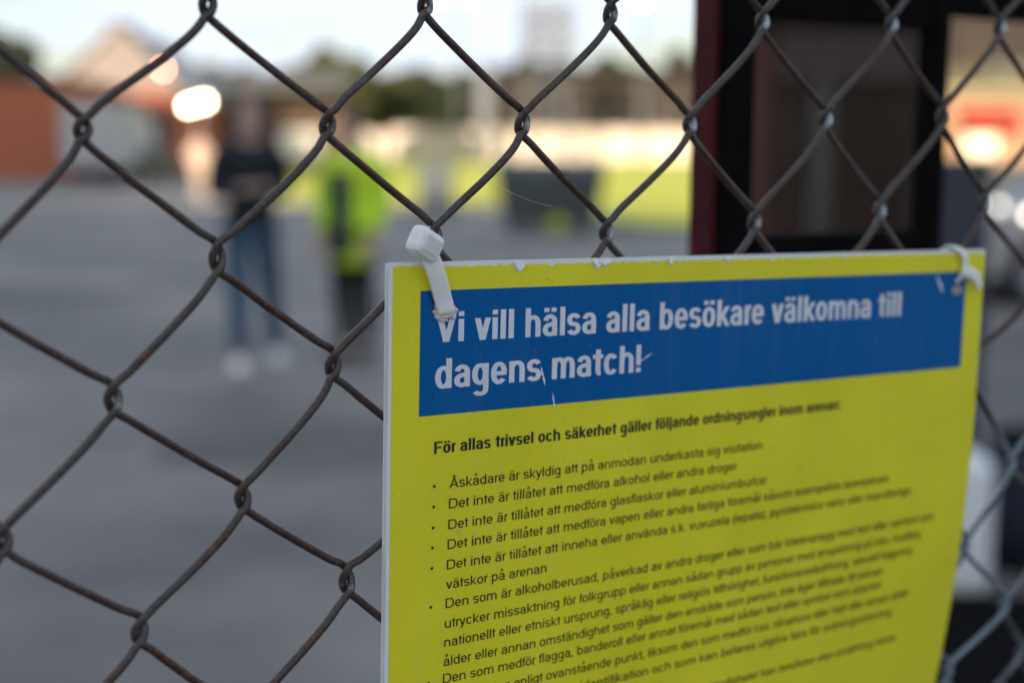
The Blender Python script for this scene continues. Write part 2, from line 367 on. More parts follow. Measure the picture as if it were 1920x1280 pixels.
def shed():
    Y = 78; x0 = ax(345,Y); x1 = ax(640,Y)
    t = thing('open_shed', 'long open shed with a grey green roof and dark inside, behind the people', 'shed', ((x0+x1)/2, Y, 0))
    MB().prism_x([(Y-1, az(170,Y,480)),(Y+8, az(128,Y,480)),(Y+8, az(128,Y,480)+.2),(Y-1, az(170,Y,480)+.2)], x0-.3, x1+.3).build('roof', M_ROOF, t)
    MB().box(x0, x1, Y+5, Y+5.2, 0, az(150,Y,480)).build('wall', M_BROWN, t)
    for i in range(7):
        x = x0+(x1-x0)*i/6; MB().box(x-.1,x+.1,Y-.1,Y+.1,0,az(172,Y,480)).build('post', M_BROWN, t)
shed()
def lamp_post(px, py, Y, heads, label, col, power, r, group=None, mname='lit_lamp'):
    p = at(px, py, Y); t = thing('lamp_post', label, 'lamp post', (p.x, Y, 0), group)
    MB().tube([(p.x,Y+.25,0),(p.x,Y+.25,p.z+.2)], [.07,.05], 10).build('pole', M_GREY, t, True)
    MB().box(p.x-.1-heads[-1][0]*0, p.x+.1, Y+.1, Y+.4, p.z+.12, p.z+.24).build('bracket', M_GREY, t)
    e = mat(mname, (.9,.85,.7), .4, emit=(*col, power))
    for dx, dz in heads:
        hd = MB().box(p.x+dx-r*1.3, p.x+dx+r*1.3, Y+.08, Y+.35, p.z+dz-r*1.2, p.z+dz+r*1.2, .03).build('lamp_head', M_GREY, t)
        MB().ball((p.x+dx, Y+.05, p.z+dz), r, 12, 8, (1,.5,1)).build('bulb', e, hd, True)
lamp_post(368, 195, 50, [(-.3,-.07),(.28,.08),(.0,.02)], 'lamp post with three lit warm lamps in front of the long shed', (1,.78,.48), 26, .115)
lamp_post(305, 130, 62, [(0,0)], 'lamp post with a single dim reddish lamp above the brick gatehouse', (1,.36,.2), 22, .1, mname='lit_red_lamp')

# white board, pale walker
Y = 62
t = thing('notice_board', 'white notice board standing behind the man in the dark jacket', 'board', (ax(566,Y), Y, 0))
MB().box(ax(532,Y), ax(602,Y), Y, Y+.08, az(300,Y), az(246,Y)).build('panel', mat('bright_white_board', (.85,.8,.75), .5), t)
for p in (536,598): MB().box(ax(p,Y)-.05, ax(p,Y)+.05, Y+.082, Y+.16, 0, az(246,Y)).build('post', M_GREY, t)

# ------------------------------------------------------------------ far side of the pitch
Y = 128
t = thing('board_wall', 'long cream white advertising board wall beyond the football pitch', 'wall', (ax(920,Y), Y, 0))
x = ax(640, Y)
while x < ax(1330, Y):
    MB().box(x+.03, x+3.1, Y, Y+.12, .1, az(243,Y)+random.uniform(-.04,.04)).build('board', M_CREAM, t); 
    MB().box(x-.05, x+.05, Y-.1, Y+.2, 0, az(241,Y)).build('post', M_GREY, t); x += 3.15
Y = 140
t = thing('club_building', 'low grey brown stand building beyond the cream boards on the right', 'building', (ax(1120,Y), Y, 0))
MB().box(ax(950,Y), ax(1330,Y), Y, Y+10, 0, az(160,Y)).build('wall', mat('grey_brown_cladding', (.055,.046,.042), .8, noise=.12, scale=.5), t)
MB().box(ax(942,Y), ax(1338,Y), Y-2, Y+11, az(160,Y)+.002, az(152,Y)).build('roof', mat('dark_roof_edge', (.05,.045,.042), .7), t)
for p in range(965, 1310, 30): MB().box(ax(p,Y), ax(p+16,Y), Y-.05, Y+.1, az(215,Y), az(190,Y)).build('window', M_DARKGL, t)
# flag pole / pale column
Y = 120
t = thing('pale_column', 'broad pale grey column standing in front of the dark trees', 'column', (ax(908,Y), Y, 0))
MB().tube([(ax(908,Y),Y,.4),(ax(908,Y),Y,az(112,Y,908))], [.66,.6], 16).build('shaft', mat('pale_grey_concrete', (.21,.22,.26), .7), t, True)
MB().box(ax(908,Y)-1.1, ax(908,Y)+1.1, Y-1.1, Y+1.1, 0, .4).build('base', M_BEIGE, t)
# floodlight masts
def mast(px, Y, wpx, ytop, ybot, label, lit, group='floodlight masts'):
    x = ax(px,Y); w = wpx/FPX*Y; zt = az(ytop,Y,px); zb = az(ybot,Y,px)
    t = thing('floodlight_mast', label, 'floodlight mast', (x, Y, 0), group)
    L = MB(); ww = w*.32
    for sx in (-1,1):
        for sy in (-1,1): L.tube([(x+sx*ww,Y+sy*ww,0),(x+sx*ww*.8,Y+sy*ww*.8,zt)], .12, 6)
    z = 0; k = 0
    while z < zt-1.2:
        z2 = z+1.4; s = 1 if k % 2 else -1
        for yy in (-ww, ww):
            L.tube([(x-s*ww,Y+yy,z),(x+s*ww*.95,Y+yy,z2)], .06, 4); L.tube([(x-ww,Y+yy,z2),(x+ww,Y+yy,z2)], .05, 4)
        z = z2; k += 1
    L.build('lattice', M_MAST, t)
    fr = MB()
    for i in range(5): fr.box(x-w/2, x+w/2, Y-ww-.3, Y-ww-.15, zb+(zt-zb)*i/4-.06, zb+(zt-zb)*i/4+.06)
    fr.build('lamp_frame', M_MAST, t)
    for i in range(4):
        for j in range(5):
            xx = x-w/2+w*(j+.5)/5; zz = zb+(zt-zb)*(i+.55)/4
            f = MB().box(xx-w*.07, xx+w*.07, Y-ww-.55, Y-ww-.32, zz-w*.06, zz+w*.06).build('floodlight', M_MAST, t)
    for lx, ly in lit:
        p = at(lx, ly, Y-ww-.8)
        h = MB().ball((p.x,p.y,p.z), .3, 14, 8, (1,.4,1)).build('lit_floodlight', mat('lit_floodlight_glass', (.9,.9,.9), .3, emit=(1,.98,.93,170)), t, True)
mast(1020, 110, 110, 8, 105, 'blue grey lattice floodlight mast right of the pale column', [], None)
def far_lamp(px, py, Y, r, label, n=1, power=150):
    p = at(px, py, Y); t = thing('floodlight', label, 'floodlight', (p.x, Y, 0), 'lit floodlights on poles')
    MB().tube([(p.x,Y+.3,0),(p.x,Y+.3,p.z)], [.16,.09], 8).build('pole', M_MAST, t, True)
    e = mat('lit_floodlight_glass', (.9,.9,.9), .3, emit=(1,.98,.95,power))
    for i in range(n):
        dx = (i-(n-1)/2)*1.15
        hd = MB().box(p.x+dx-r*1.2, p.x+dx+r*1.2, Y, Y+.35, p.z-r*1.1, p.z+r*1.1).build('lamp_head', M_MAST, t)
        MB().ball((p.x+dx,Y-.02,p.z), r, 14, 8, (1,.3,1)).build('bulb', e, hd, True)
far_lamp(858, -14, 100, .3, 'slim pole with a wide pair of lit floodlights at the top centre of the photo', 3)
far_lamp(1208, -5, 100, .3, 'slim pole with one round lit floodlight above the stand building', 1)

# ------------------------------------------------------------------ things standing at the pitch edge
def wheelie(px, Y, wpx, ytop, label):
    x = ax(px,Y); w = wpx/FPX*Y; h = az(ytop,Y)
    t = thing('wheeled_bin', label, 'bin', (x,Y,0))
    b_ = MB(); b_.add([(x-w*.4,Y-.3,.06),(x+w*.4,Y-.3,.06),(x+w*.4,Y+.3,.06),(x-w*.4,Y+.3,.06),(x-w*.5,Y-.38,h*.93),(x+w*.5,Y-.38,h*.93),(x+w*.5,Y+.38,h*.93),(x-w*.5,Y+.38,h*.93)],
             [(0,3,2,1),(4,5,6,7),(0,1,5,4),(1,2,6,5),(2,3,7,6),(3,0,4,7)]); b_.build('body', M_DKGRN, t)
    MB().box(x-w*.54, x+w*.54, Y-.42, Y+.42, h*.935, h, .02).build('lid', M_DKGRN, t)
    for s in (-1,1): MB().tube([(x+s*w*.4,Y+.33,.13),(x+s*w*.48,Y+.33,.13)], .13, 14).build('wheel', M_RUBBER, t)
wheelie(818, 33, 70, 306, 'upright dark blue green wheeled bin in front of the sunlit pitch')
def skip():
    Y = 25.5; x0 = ax(925,Y); x1 = ax(1128,Y); h = az(300,Y)
    t = thing('skip_container', 'wide dark green waste container standing at the pitch edge', 'container', ((x0+x1)/2,Y,0))
    b_ = MB(); b_.add([(x0+.2,Y-.6,.12),(x1-.2,Y-.6,.12),(x1-.2,Y+.6,.12),(x0+.2,Y+.6,.12),(x0,Y-.7,h*.85),(x1,Y-.7,h*.85),(x1,Y+.7,h*.85),(x0,Y+.7,h*.85)],
             [(0,3,2,1),(4,5,6,7),(0,1,5,4),(1,2,6,5),(2,3,7,6),(3,0,4,7)]); b_.build('body', mat('grey_green_steel', (.085,.10,.10), .55, noise=.2, scale=4), t)
    MB().prism_x([(Y-.72,h*.855),(Y+.72,h*.855),(Y+.4,h),(Y-.3,h)], x0+.03, x1-.03).build('lid', M_DKGRN, t)
    for i in range(5):
        x = x0+.25+i*(x1-x0-.5)/4; MB().box(x-.03,x+.03,Y-.74,Y-.6,.2,h*.8).build('rib', M_DKGRN, t)
    for sx in (x0+.35,x1-.35):
        for sy in (Y-.45,Y+.45): MB().tube([(sx-.05,sy,.1),(sx+.05,sy,.1)], .1, 12).build('wheel', M_RUBBER, t)
skip()
p = at(1045, 398, 24.2)
tag(MB().ball((p.x,24.2,.16), .155, 16, 12).build('ball', mat('lime_ball', (.42,.5,.03), .4), smooth=True), 'small lime yellow ball lying in front of the dark green container', 'ball')

# ------------------------------------------------------------------ right side: kiosk
def kiosk():
    Y = 38; x0 = ax(1745,Y); x1 = ax(2150,Y)
    t = thing('snack_kiosk', 'orange and cream kiosk with a red awning and a bright lit window', 'kiosk', ((x0+x1)/2,Y,0))
    MB().box(x0, x1, Y, Y+4, 0, az(178,Y)).build('wall', mat('orange_cream_paint', (.32,.20,.13), .6, noise=.1, scale=1), t)
    MB().box(x0-.2, x1+.2, Y-.3, Y+4.2, az(178,Y)+.002, az(160,Y)).build('fascia', mat('pale_olive_paint', (.25,.23,.14), .6), t)
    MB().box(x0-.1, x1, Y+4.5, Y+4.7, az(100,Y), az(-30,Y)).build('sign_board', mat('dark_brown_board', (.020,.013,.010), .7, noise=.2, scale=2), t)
    MB().box(x0-.1, x1, Y+4.4, Y+4.49, az(185,Y), az(104,Y)).build('back_board', mat('olive_board', (.085,.078,.045), .7, noise=.25, scale=1.2), t)
    MB().box(x0+.2, ax(1800,Y), Y+4.3, Y+4.39, az(95,Y), az(30,Y)).build('orange_panel', mat('dark_orange_board', (.20,.035,.01), .6), t)
    for p in (1765, 1900): MB().box(ax(p,Y)-.05, ax(p,Y)+.05, Y+4.3, Y+4.45, 0, az(40,Y)).build('post', M_BROWN, t)
    MB().prism_x([(Y-.9,az(238,Y)),(Y,az(205,Y)),(Y,az(200,Y)),(Y-.92,az(230,Y))], ax(1770,Y), ax(1880,Y)).build('awning', mat('red_awning', (.42,.03,.018), .7), t)
    w = MB().box(ax(1792,Y), ax(1848,Y), Y-.06, Y+.05, az(285,Y), az(250,Y)).build('window', M_WHITE, t)
    MB().box(ax(1795,Y), ax(1845,Y), Y-.09, Y-.07, az(283,Y), az(252,Y)).build('lit_pane', mat('warm_lit_pane', (.9,.8,.6), .3, emit=(1,.82,.58,.65)), w)
kiosk()
Y = 27
tag(MB().prism_x([(Y-.7,0),(Y+.7,0),(Y+.6,az(303,Y)),(Y-.6,az(308,Y))], ax(1730,Y), ax(2300,Y)).build('hedge_wall', mat('dark_teal_tarpaulin', (.03,.045,.05), .6, noise=.3, scale=2)), 'long dark teal tarpaulin covered stack behind the silver car', 'covered stack')

# ------------------------------------------------------------------ ticket booth seen through the gate
def booth():
    Y = 6.0; x0 = ax(1372,Y); x1 = ax(1745,Y); h = az(30,Y)
    t = thing('ticket_booth', 'narrow brown ticket booth standing behind the black gate frame', 'booth', ((x0+x1)/2,Y,0))
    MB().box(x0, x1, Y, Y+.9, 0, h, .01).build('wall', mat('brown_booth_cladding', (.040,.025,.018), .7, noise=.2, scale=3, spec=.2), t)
    MB().box(x0-.03, x1+.03, Y-.06, Y+.95, h, h+.07).build('roof', M_BLACK, t)
    d = MB().box(ax(1505,Y), ax(1545,Y), Y-.025, Y, .1, az(110,Y)).build('trim_strip', mat('grey_green_trim', (.085,.085,.075), .6, spec=.2), t)
    MB().box(ax(1440,Y), ax(1690,Y), Y-.03, Y, az(150,Y), az(60,Y)).build('window', mat('dull_window', (.055,.037,.032), .35, noise=.25, scale=4, spec=.4), t)
    MB().box(ax(1395,Y), ax(1425,Y), Y-.02, Y, .1, az(60,Y)).build('trim_strip', mat('red_brown_trim', (.09,.03,.02), .6), t)
booth()
t = thing('utility_cabinet', 'dark slate blue utility cabinet between the black gate post and the silver car', 'cabinet', (ax(1790,5.2),5.4,0))
MB().box(ax(1752,5.2), ax(1846,5.2), 5.2, 5.6, .05, az(292,5.2), .01).build('cabinet', mat('slate_blue_steel', (.035,.042,.06), .6), t)
MB().box(ax(1756,5.2), ax(1842,5.2), 5.22, 5.58, 0, .049).build('plinth', M_BLACK, t)
MB().box(ax(1832,5.2), ax(1836,5.2), 5.185, 5.2, .8, .95).build('handle', M_BLACK, t)

# ------------------------------------------------------------------ white block, dark base, barrel (lower right)
x0, x1 = ax(1640,4.7), ax(1893,4.7)
tag(MB().box(x0, x1, 4.72, 5.35, .0, az(832,5.0,1860), .05).build('concrete_block', mat('white_washed_concrete', (.86,.88,.92), .7, noise=.12, scale=6)), 'white washed concrete block on the ground right of the sign', 'concrete block')
t = thing('drain_cover', 'black steel ground plate in front of the white concrete block', 'steel plate', (ax(1850,4), 4, 0))
MB().box(1.02, 2.9, 3.0, 4.66, .0, .03, .005).build('plate', M_BLACK, t)
MB().box(1.02, 2.9, 2.92, 2.99, .0, .05).build('edge_strip', M_RED, t)
t = thing('barrel', 'dark navy barrel beside the white concrete block at the right edge', 'barrel', (ax(1965,4.8),5.0,0))
c = (ax(1985,5.0), 5.1)
MB().tube([(c[0],c[1],0),(c[0],c[1],.2),(c[0],c[1],.4),(c[0],c[1],.46)], [.175,.185,.18,.165], 20).build('body', mat('navy_plastic', (.012,.018,.035), .4), t, True)
MB().tube([(c[0],c[1],.46),(c[0],c[1],.49)], .17, 20).build('lid', M_BLACK, t)

# ------------------------------------------------------------------ people
def skin_mesh(name, joints, bones, m, parent, sub=2):
    """joints: {name:(x,y,z,r or (rx,ry))}; bones: pairs; root first joint"""
    names = list(joints); me = bpy.data.meshes.new(name)
    me.from_pydata([joints[n][:3] for n in names], [(names.index(a), names.index(b_)) for a, b_ in bones], [])
    o = bpy.data.objects.new(name, me); COL.objects.link(o)
    o.modifiers.new('skin', 'SKIN')
    if not me.skin_vertices: me.skin_vertices.new()
    lay = me.skin_vertices[0].data
    for i, n in enumerate(names):
        r = joints[n][3]; lay[i].radius = r if isinstance(r, tuple) else (r, r); lay[i].use_root = (i == 0)
    s = o.modifiers.new('sub', 'SUBSURF'); s.levels = sub; s.render_levels = sub
    dg = bpy.context.evaluated_depsgraph_get(); dg.update(); ev = o.evaluated_get(dg)
    m2 = bpy.data.meshes.new_from_object(ev); m2.name = name
    bpy.data.objects.remove(o)
    m2.materials.clear(); m2.materials.append(m)
    for p_ in m2.polygons: p_.use_smooth = True
    o = bpy.data.objects.new(name, m2); COL.objects.link(o); o.parent = parent
    return o
M_SKIN = mat('skin', (.62,.42,.35), .5)
def person(loc, rot, label, cfg, sc=1.0):
    t = thing('person', label, 'person', (0,0,0))
    # facing -y ; left side is +x
    hx = .1; fx = cfg.get('foot', ((.13,-.03),(-.13,.02)))
    elb, wri = cfg['elbow'], cfg['wrist']
    ht = cfg.get('head_fwd', 0)
    J = {'pelvis':(0,0,.98,(.13,.1)),'belly':(0,0,1.12,(.125,.09)),'chest':(0,.01,1.32,(.15,.105)),'collar':(0,.01,1.44,(.10,.075)),'neck':(0,0-ht*.3,1.5,.055),
         'jaw':(0,-.015-ht,1.565,(.06,.065)),'skull':(0,.0-ht,1.66,(.075,.092)),'crown':(0,.01-ht,1.725,(.055,.065))}
    B = [('pelvis','belly'),('belly','chest'),('chest','collar'),('collar','neck'),('neck','jaw'),('jaw','skull'),('skull','crown')]
    for s, k in ((1,'l'),(-1,'r')):
        i = 0 if s == 1 else 1
        f = fx[i]
        J[k+'hip'] = (s*.09,0,.93,.088); J[k+'knee'] = ((s*.09+f[0])/2*1.0,(f[1])/2-.03,.50,.06); J[k+'ank'] = (f[0],f[1]+.02,.09,.04); J[k+'toe'] = (f[0]+s*.02,f[1]-.15,.04,.033)
        J[k+'sho'] = (s*.18,.01,1.42,.058); e = elb[i]; w = wri[i]
        J[k+'elb'] = (*e,.042); J[k+'wri'] = (*w,.028)
        h = (Vector(w)-Vector(e)).normalized(); pz = Vector(w)+h*.08
        J[k+'palm'] = (*pz,(.04,.018))
        side = h.cross(Vector((0,0,1)));  side = side.normalized() if side.length > .2 else Vector((1,0,0))
        B += [('pelvis',k+'hip'),(k+'hip',k+'knee'),(k+'knee',k+'ank'),(k+'ank',k+'toe'),('collar',k+'sho'),(k+'sho',k+'elb'),(k+'elb',k+'wri'),(k+'wri',k+'palm')]
        up = side.cross(h)
        for q in range(4):
            off = side*(q-1.5)*.021; ln = (.075,.085,.08,.062)[q]
            a = pz+h*.035+off; b_ = a+h*ln*.55-up*.008*s; c_ = b_+h*ln*.3-up*.03
            J[f'{k}f{q}a'] = (*a,.0085); J[f'{k}f{q}b'] = (*b_,.008); J[f'{k}f{q}c'] = (*c_,.007)
            B += [(k+'palm',f'{k}f{q}a'),(f'{k}f{q}a',f'{k}f{q}b'),(f'{k}f{q}b',f'{k}f{q}c')]
        a = Vector(w)+h*.03-side*.04; b_ = a+h*.035-side*.02
        J[k+'tha'] = (*a,.01); J[k+'thb'] = (*b_,.009); B += [(k+'wri',k+'tha'),(k+'tha',k+'thb')]
    skin_mesh('body', J, B, M_SKIN, t)
    # face and hair
    hy = -ht
    MB().ball((0,.018+hy,1.69), .108, 16, 12, (.82,1.0,1.02)).build('hair', cfg['hair'], t, True).matrix_parent_inverse = Matrix.Identity(4)
    fc = MB(); fc.ball((0,-.03+hy,1.635), .085, 16, 12, (.82,.95,1.15)); fc.ball((0,-.118+hy,1.63), .016, 8, 6, (.8,1,1.4))
    for s in (-1,1): fc.ball((s*.078,.0+hy,1.64), .022, 8, 6, (.4,.8,1.3))
    fc.build('face', M_SKIN, t, True).matrix_parent_inverse = Matrix.Identity(4)
    ey = MB()
    for s in (-1,1): ey.ball((s*.03,-.105+hy,1.655), .011, 8, 6)
    ey.build('eyes', M_BLACK, t, True).matrix_parent_inverse = Matrix.Identity(4)
    mo = MB().ball((0,-.112+hy,1.59), .018, 8, 6, (1.2,.4,.35)).build('mouth', mat('lips', (.35,.12,.1), .5), t, True); mo.matrix_parent_inverse = Matrix.Identity(4)
    # clothes
    L = cfg.get('coat', .9)
    fl_ = cfg.get('flare',.175)
    G = {'waist':(0,0,1.10,(.165,.13)),'hipj':(0,0,.98,(fl_,.15)),'skirt':(0,0,L+.03,(fl_*1.03,.155)),'hem':(0,0,L-.02,(fl_*1.03,.155)),'chest':(0,.01,1.3,(.18,.135)),'top':(0,.01,1.43,(.125,.095)),'nck':(0,.01,1.53,(.085,.08))}
    GB = [('waist','hipj'),('hipj','skirt'),('skirt','hem'),('waist','chest'),('chest','top'),('top','nck')]
    for s, k in ((1,'l'),(-1,'r')):
        i = 0 if s == 1 else 1
        G[k+'s'] = (s*.195,.01,1.4,.08); G[k+'e'] = (*elb[i],.066); w = Vector(wri[i]); e = Vector(elb[i]); w2 = e+(w-e)*.93
        G[k+'w'] = (*w2,.045); GB += [('top',k+'s'),(k+'s',k+'e'),(k+'e',k+'w')]
    skin_mesh('jacket', G, GB, cfg['jacket'], t)
    if 'front' in cfg:
        fr = MB().box(-.085,.055,-.2,-.13,L+.06,1.36,.02) if L < .8 else MB().box(-.05,.05,-.165,-.15,L+.04,1.42,.01); fr.build('open_front', cfg['front'], t).matrix_parent_inverse = Matrix.Identity(4)
    P = {'hips':(0,0,.95,(.14,.115))}; PB = []
    for s, k in ((1,'l'),(-1,'r')):
        i = 0 if s == 1 else 1; f = fx[i]
        P[k+'h'] = (s*.095,0,.88,.1); P[k+'k'] = ((s*.09+f[0])/2,f[1]/2-.03,.50,.078); P[k+'a'] = (f[0],f[1]+.02,.11,.062)
        PB += [('hips',k+'h'),(k+'h',k+'k'),(k+'k',k+'a')]
    skin_mesh('trousers', P, PB, cfg['trousers'], t)
    for s, k in ((1,'l'),(-1,'r')):
        i = 0 if s == 1 else 1; f = fx[i]
        S = {'h':(f[0],f[1]+.05,.06,.062),'m':(f[0]+s*.008,f[1]-.06,.058,(.06,.055)),'t':(f[0]+s*.02,f[1]-.17,.046,(.054,.044))}
        skin_mesh('shoe', S, [('h','m'),('m','t')], cfg['shoes'], t)
    if 'phone' in cfg:
        ph = MB().box(-.036,.036,-.006,.006,-.07,.07,.004)
        o = ph.build('mobile_phone', M_BLACK)
        tag(o, 'black mobile phone held by the man in the dark jacket', 'phone')
        o.rotation_euler = (R(-35),0,rot); pw = Vector(cfg['phone']); c_, s_ = math.cos(rot), math.sin(rot)
        o.location = (loc[0]+sc*(pw.x*c_-pw.y*s_), loc[1]+sc*(pw.x*s_+pw.y*c_), sc*pw.z)
    t.location = loc; t.rotation_euler = (0,0,rot); t.scale = (sc,)*3
    return t
M_NAVY = mat('navy_jacket', (.011,.014,.024), .8, noise=.2, scale=12)
M_HIVIS = mat('hi_vis_fabric', (.68,.95,.045), .7, noise=.06, scale=10)
M_NAVY2 = mat('navy_sweater', (.012,.03,.06), .9)
M_JEANS = mat('blue_jeans', (.045,.095,.17), .85, noise=.2, scale=20)
M_BLKCL = mat('black_cloth', (.004,.004,.005), .95, spec=.1)
M_WSHOE = mat('white_sneakers', (.88,.88,.90), .6)
M_HAIRG = mat('grey_blond_hair', (.16,.11,.09), .8); M_HAIRD = mat('dark_brown_hair', (.06,.035,.03), .8)
D1 = 9.5
person((ax(474,D1), D1, 0), R(14), 'man in a dark navy jacket and blue jeans looking down at a phone', dict(
    elbow=((.22,.03,1.16),(-.24,.02,1.15)), wrist=((.07,-.23,1.2),(-.05,-.24,1.19)), foot=((.17,.25),(-.09,-.12)), head_fwd=.05,
    jacket=M_NAVY, front=mat('dark_green_sweater', (.012,.035,.028), .9), trousers=M_JEANS, shoes=M_WSHOE, hair=M_HAIRG, coat=.94, phone=(.0,-.34,1.24)), 1.035)
D2 = 10.0
person((ax(662,D2), D2, 0), R(-18), 'steward in a bright yellow green jacket and black trousers', dict(
    elbow=((.24,.02,1.13),(-.24,.03,1.13)), wrist=((.2,-.1,.9),(-.2,-.09,.9)), foot=((.06,.1),(-.04,-.05)), head_fwd=.0,
    jacket=M_HIVIS, front=M_NAVY2, trousers=M_BLKCL, shoes=M_RUBBER, hair=M_HAIRD, coat=.70, flare=.18), .985)
D3 = 40
person((ax(382,D3), D3, 0), R(30), 'distant person in a pale cream coat left of the man with the phone', dict(
    elbow=((.27,.02,1.13),(-.27,.03,1.13)), wrist=((.22,-.12,.95),(-.22,-.12,.95)), foot=((.1,.06),(-.1,-.05)),
    jacket=mat('cream_coat', (.8,.62,.52), .8), trousers=mat('beige_trousers', (.55,.42,.33), .8), shoes=M_WSHOE, hair=mat('red_hair', (.25,.08,.05), .8), coat=.7, flare=.22), 1.0)

# ------------------------------------------------------------------ sign frame: u right, v down, w behind (metres), origin at the sign's top left corner
_Rm = [[0.833230457460994,-0.02205345538781102,-0.5524858820502119],[-0.0505365006810524,0.9919845417500794,-0.1158133456377071],[0.5506115389803021,0.12441991012029727,0.8254372290534274]]
_O = (-0.039595,-0.025462,0.461134)
def _c2w(p): return RGT*p[0] + DWN*p[1] + FWD*p[2]
SO = EYE + _c2w(_O)
SU = _c2w([_Rm[i][0] for i in range(3)]); SV = _c2w([_Rm[i][1] for i in range(3)]); SW = _c2w([_Rm[i][2] for i in range(3)])
def bend(u, v):
    return min(.03, .0115*(max(0, v-.06)/.135)**2*(max(0, u-.05)/.247)**2)
def S(u, v, w=0): return SO + SU*u + SV*v + SW*(w + bend(u, v))          # metres
def Smm(u, v, w=0): return S(u/1000, v/1000, w/1000)

# ---- gate frame right behind the fence
def on_w(px, py, w):                           # fence coordinates of a pixel on the plane w behind the sign face
    d = FWD + RGT*((px-960)/FPX) + DWN*((py-640)/FPX); o = SO + SW*w
    k = (o-EYE).dot(SW)/d.dot(SW); q = EYE + d*k
    return q
HU = Vector((SU.x, SU.y, 0)).normalized(); HN = Vector((-HU.y, HU.x, 0)).normalized()
if HN.y < 0: HN = -HN
def gate():
    base = on_w(1303, 240, .16)
    def s_of(px, py=240): return (on_w(px, py, .16)-base).dot(HU)
    t = thing('gate_frame', 'black steel gate frame with a dark red edge post behind the fence', 'gate', (base.x, base.y, 0))
    def slab(s0, s1, n0, n1, z0, z1, m, name, bev=.002):
        b_ = MB().box(s0, s1, n0, n1, z0, z1, bev)
        b_.v = [tuple(Vector((base.x, base.y, 0)) + HU*v[0] + HN*v[1] + Vector((0,0,v[2]))) for v in b_.v]
        return b_.build(name, m, t)
    zt = on_w(1500, 38, .16).z; zb = on_w(1500, 440, .16).z
    a, b1, c1, d1 = s_of(1339), s_of(1346), s_of(1412), s_of(1748)
    e = s_of(1777)
    slab(a, b1, 0, .019, 0, 2.3, M_RED, 'red_post', .001); slab(b1+.0005, c1, -.002, .016, 0, 2.3, M_BLACK, 'post'); slab(d1, e, 0, .014, 0, 2.3, M_BLACK, 'post')
    slab(c1+.001, d1-.001, .001, .013, zt, 2.28, M_BLACK, 'top_plate'); slab(c1+.001, d1-.001, .001, .013, zb-.35, zb, M_BLACK, 'lower_plate')
    slab(e+.001, e+.5, .001, .03, on_w(1850,26,.16).z, 2.25, M_BLACK, 'top_rail')
    for z in (zt+.03, zb-.04):
        for s in ((b1+c1)/2,):
            q = Vector((base.x, base.y, z)) + HU*s
            MB().tube([q-HN*.001, q-HN*.007], .006, 6).build('bolt', M_GREY, t)
gate()

# ---- chain link fence
KN = {(-1,1):(-131.4,4.3),(-1,2):(-121.7,77.7),(0,.5):(-96.7,-40.2),(0,1.5):(-88.9,38.8),(0,2.5):(-81.6,111.4),(1,0):(-58.7,-78.5),(1,1):(-55.9,-2.7),(1,2):(-47.9,73.4),
 (2,.5):(-18.8,-44.4),(2,1.5):(-16.3,32.7),(2,2.5):(-10.9,105.8),(3,0):(16.3,-84.4),(3,1):(21.1,-8.5),(3,2):(25.7,72.7),(4,.5):(55.7,-47.3),(5,0):(92.4,-87.6),(5,1):(93.5,-9.8),
 (6,.5):(131.1,-49.8),(7,0):(165.9,-90.2),(7,1):(166.2,-13.4),(8,.5):(202.7,-54.4),(9,0):(237.9,-94.4),(9,1):(236.9,-18.1),(10,.5):(272.9,-58.3),(11,0):(306.9,-98.2),
 (11,1):(304.6,-21.3),(11,2):(301.1,51.5),(11,3):(310.8,136.2),(11,4):(317.7,201.1),(12,1.5):(345.3,16.7),(12,2.5):(336.1,99.2),(12,3.5):(354.3,173.8),(12,.5):(341.3,-62.5)}
def knot(c, r):                                # measured knots as they are; the rest follow the mesh's regular pitch and the nearest knots' drift
    if (c, r) in KN: return KN[(c, r)]
    bu, bv = -87.43+35.81*c-.42*r, -76.77-1.87*c+75.66*r
    wu = wv = ws = 0
    for (c2, r2), (u, v) in KN.items():
        d = ((c-c2)*.5)**2+(r-r2)**2; w = math.exp(-d/1.2)/(d+.1)
        wu += w*(u-(-87.43+35.81*c2-.42*r2)); wv += w*(v-(-76.77-1.87*c2+75.66*r2)); ws += w
    f = ws/(ws+.05)
    rnd = random.Random(int(c*31+r*17+500))
    return bu+wu/(ws+1e-9)*f+rnd.uniform(-1.2,1.2), bv+wv/(ws+1e-9)*f+rnd.uniform(-1.2,1.2)
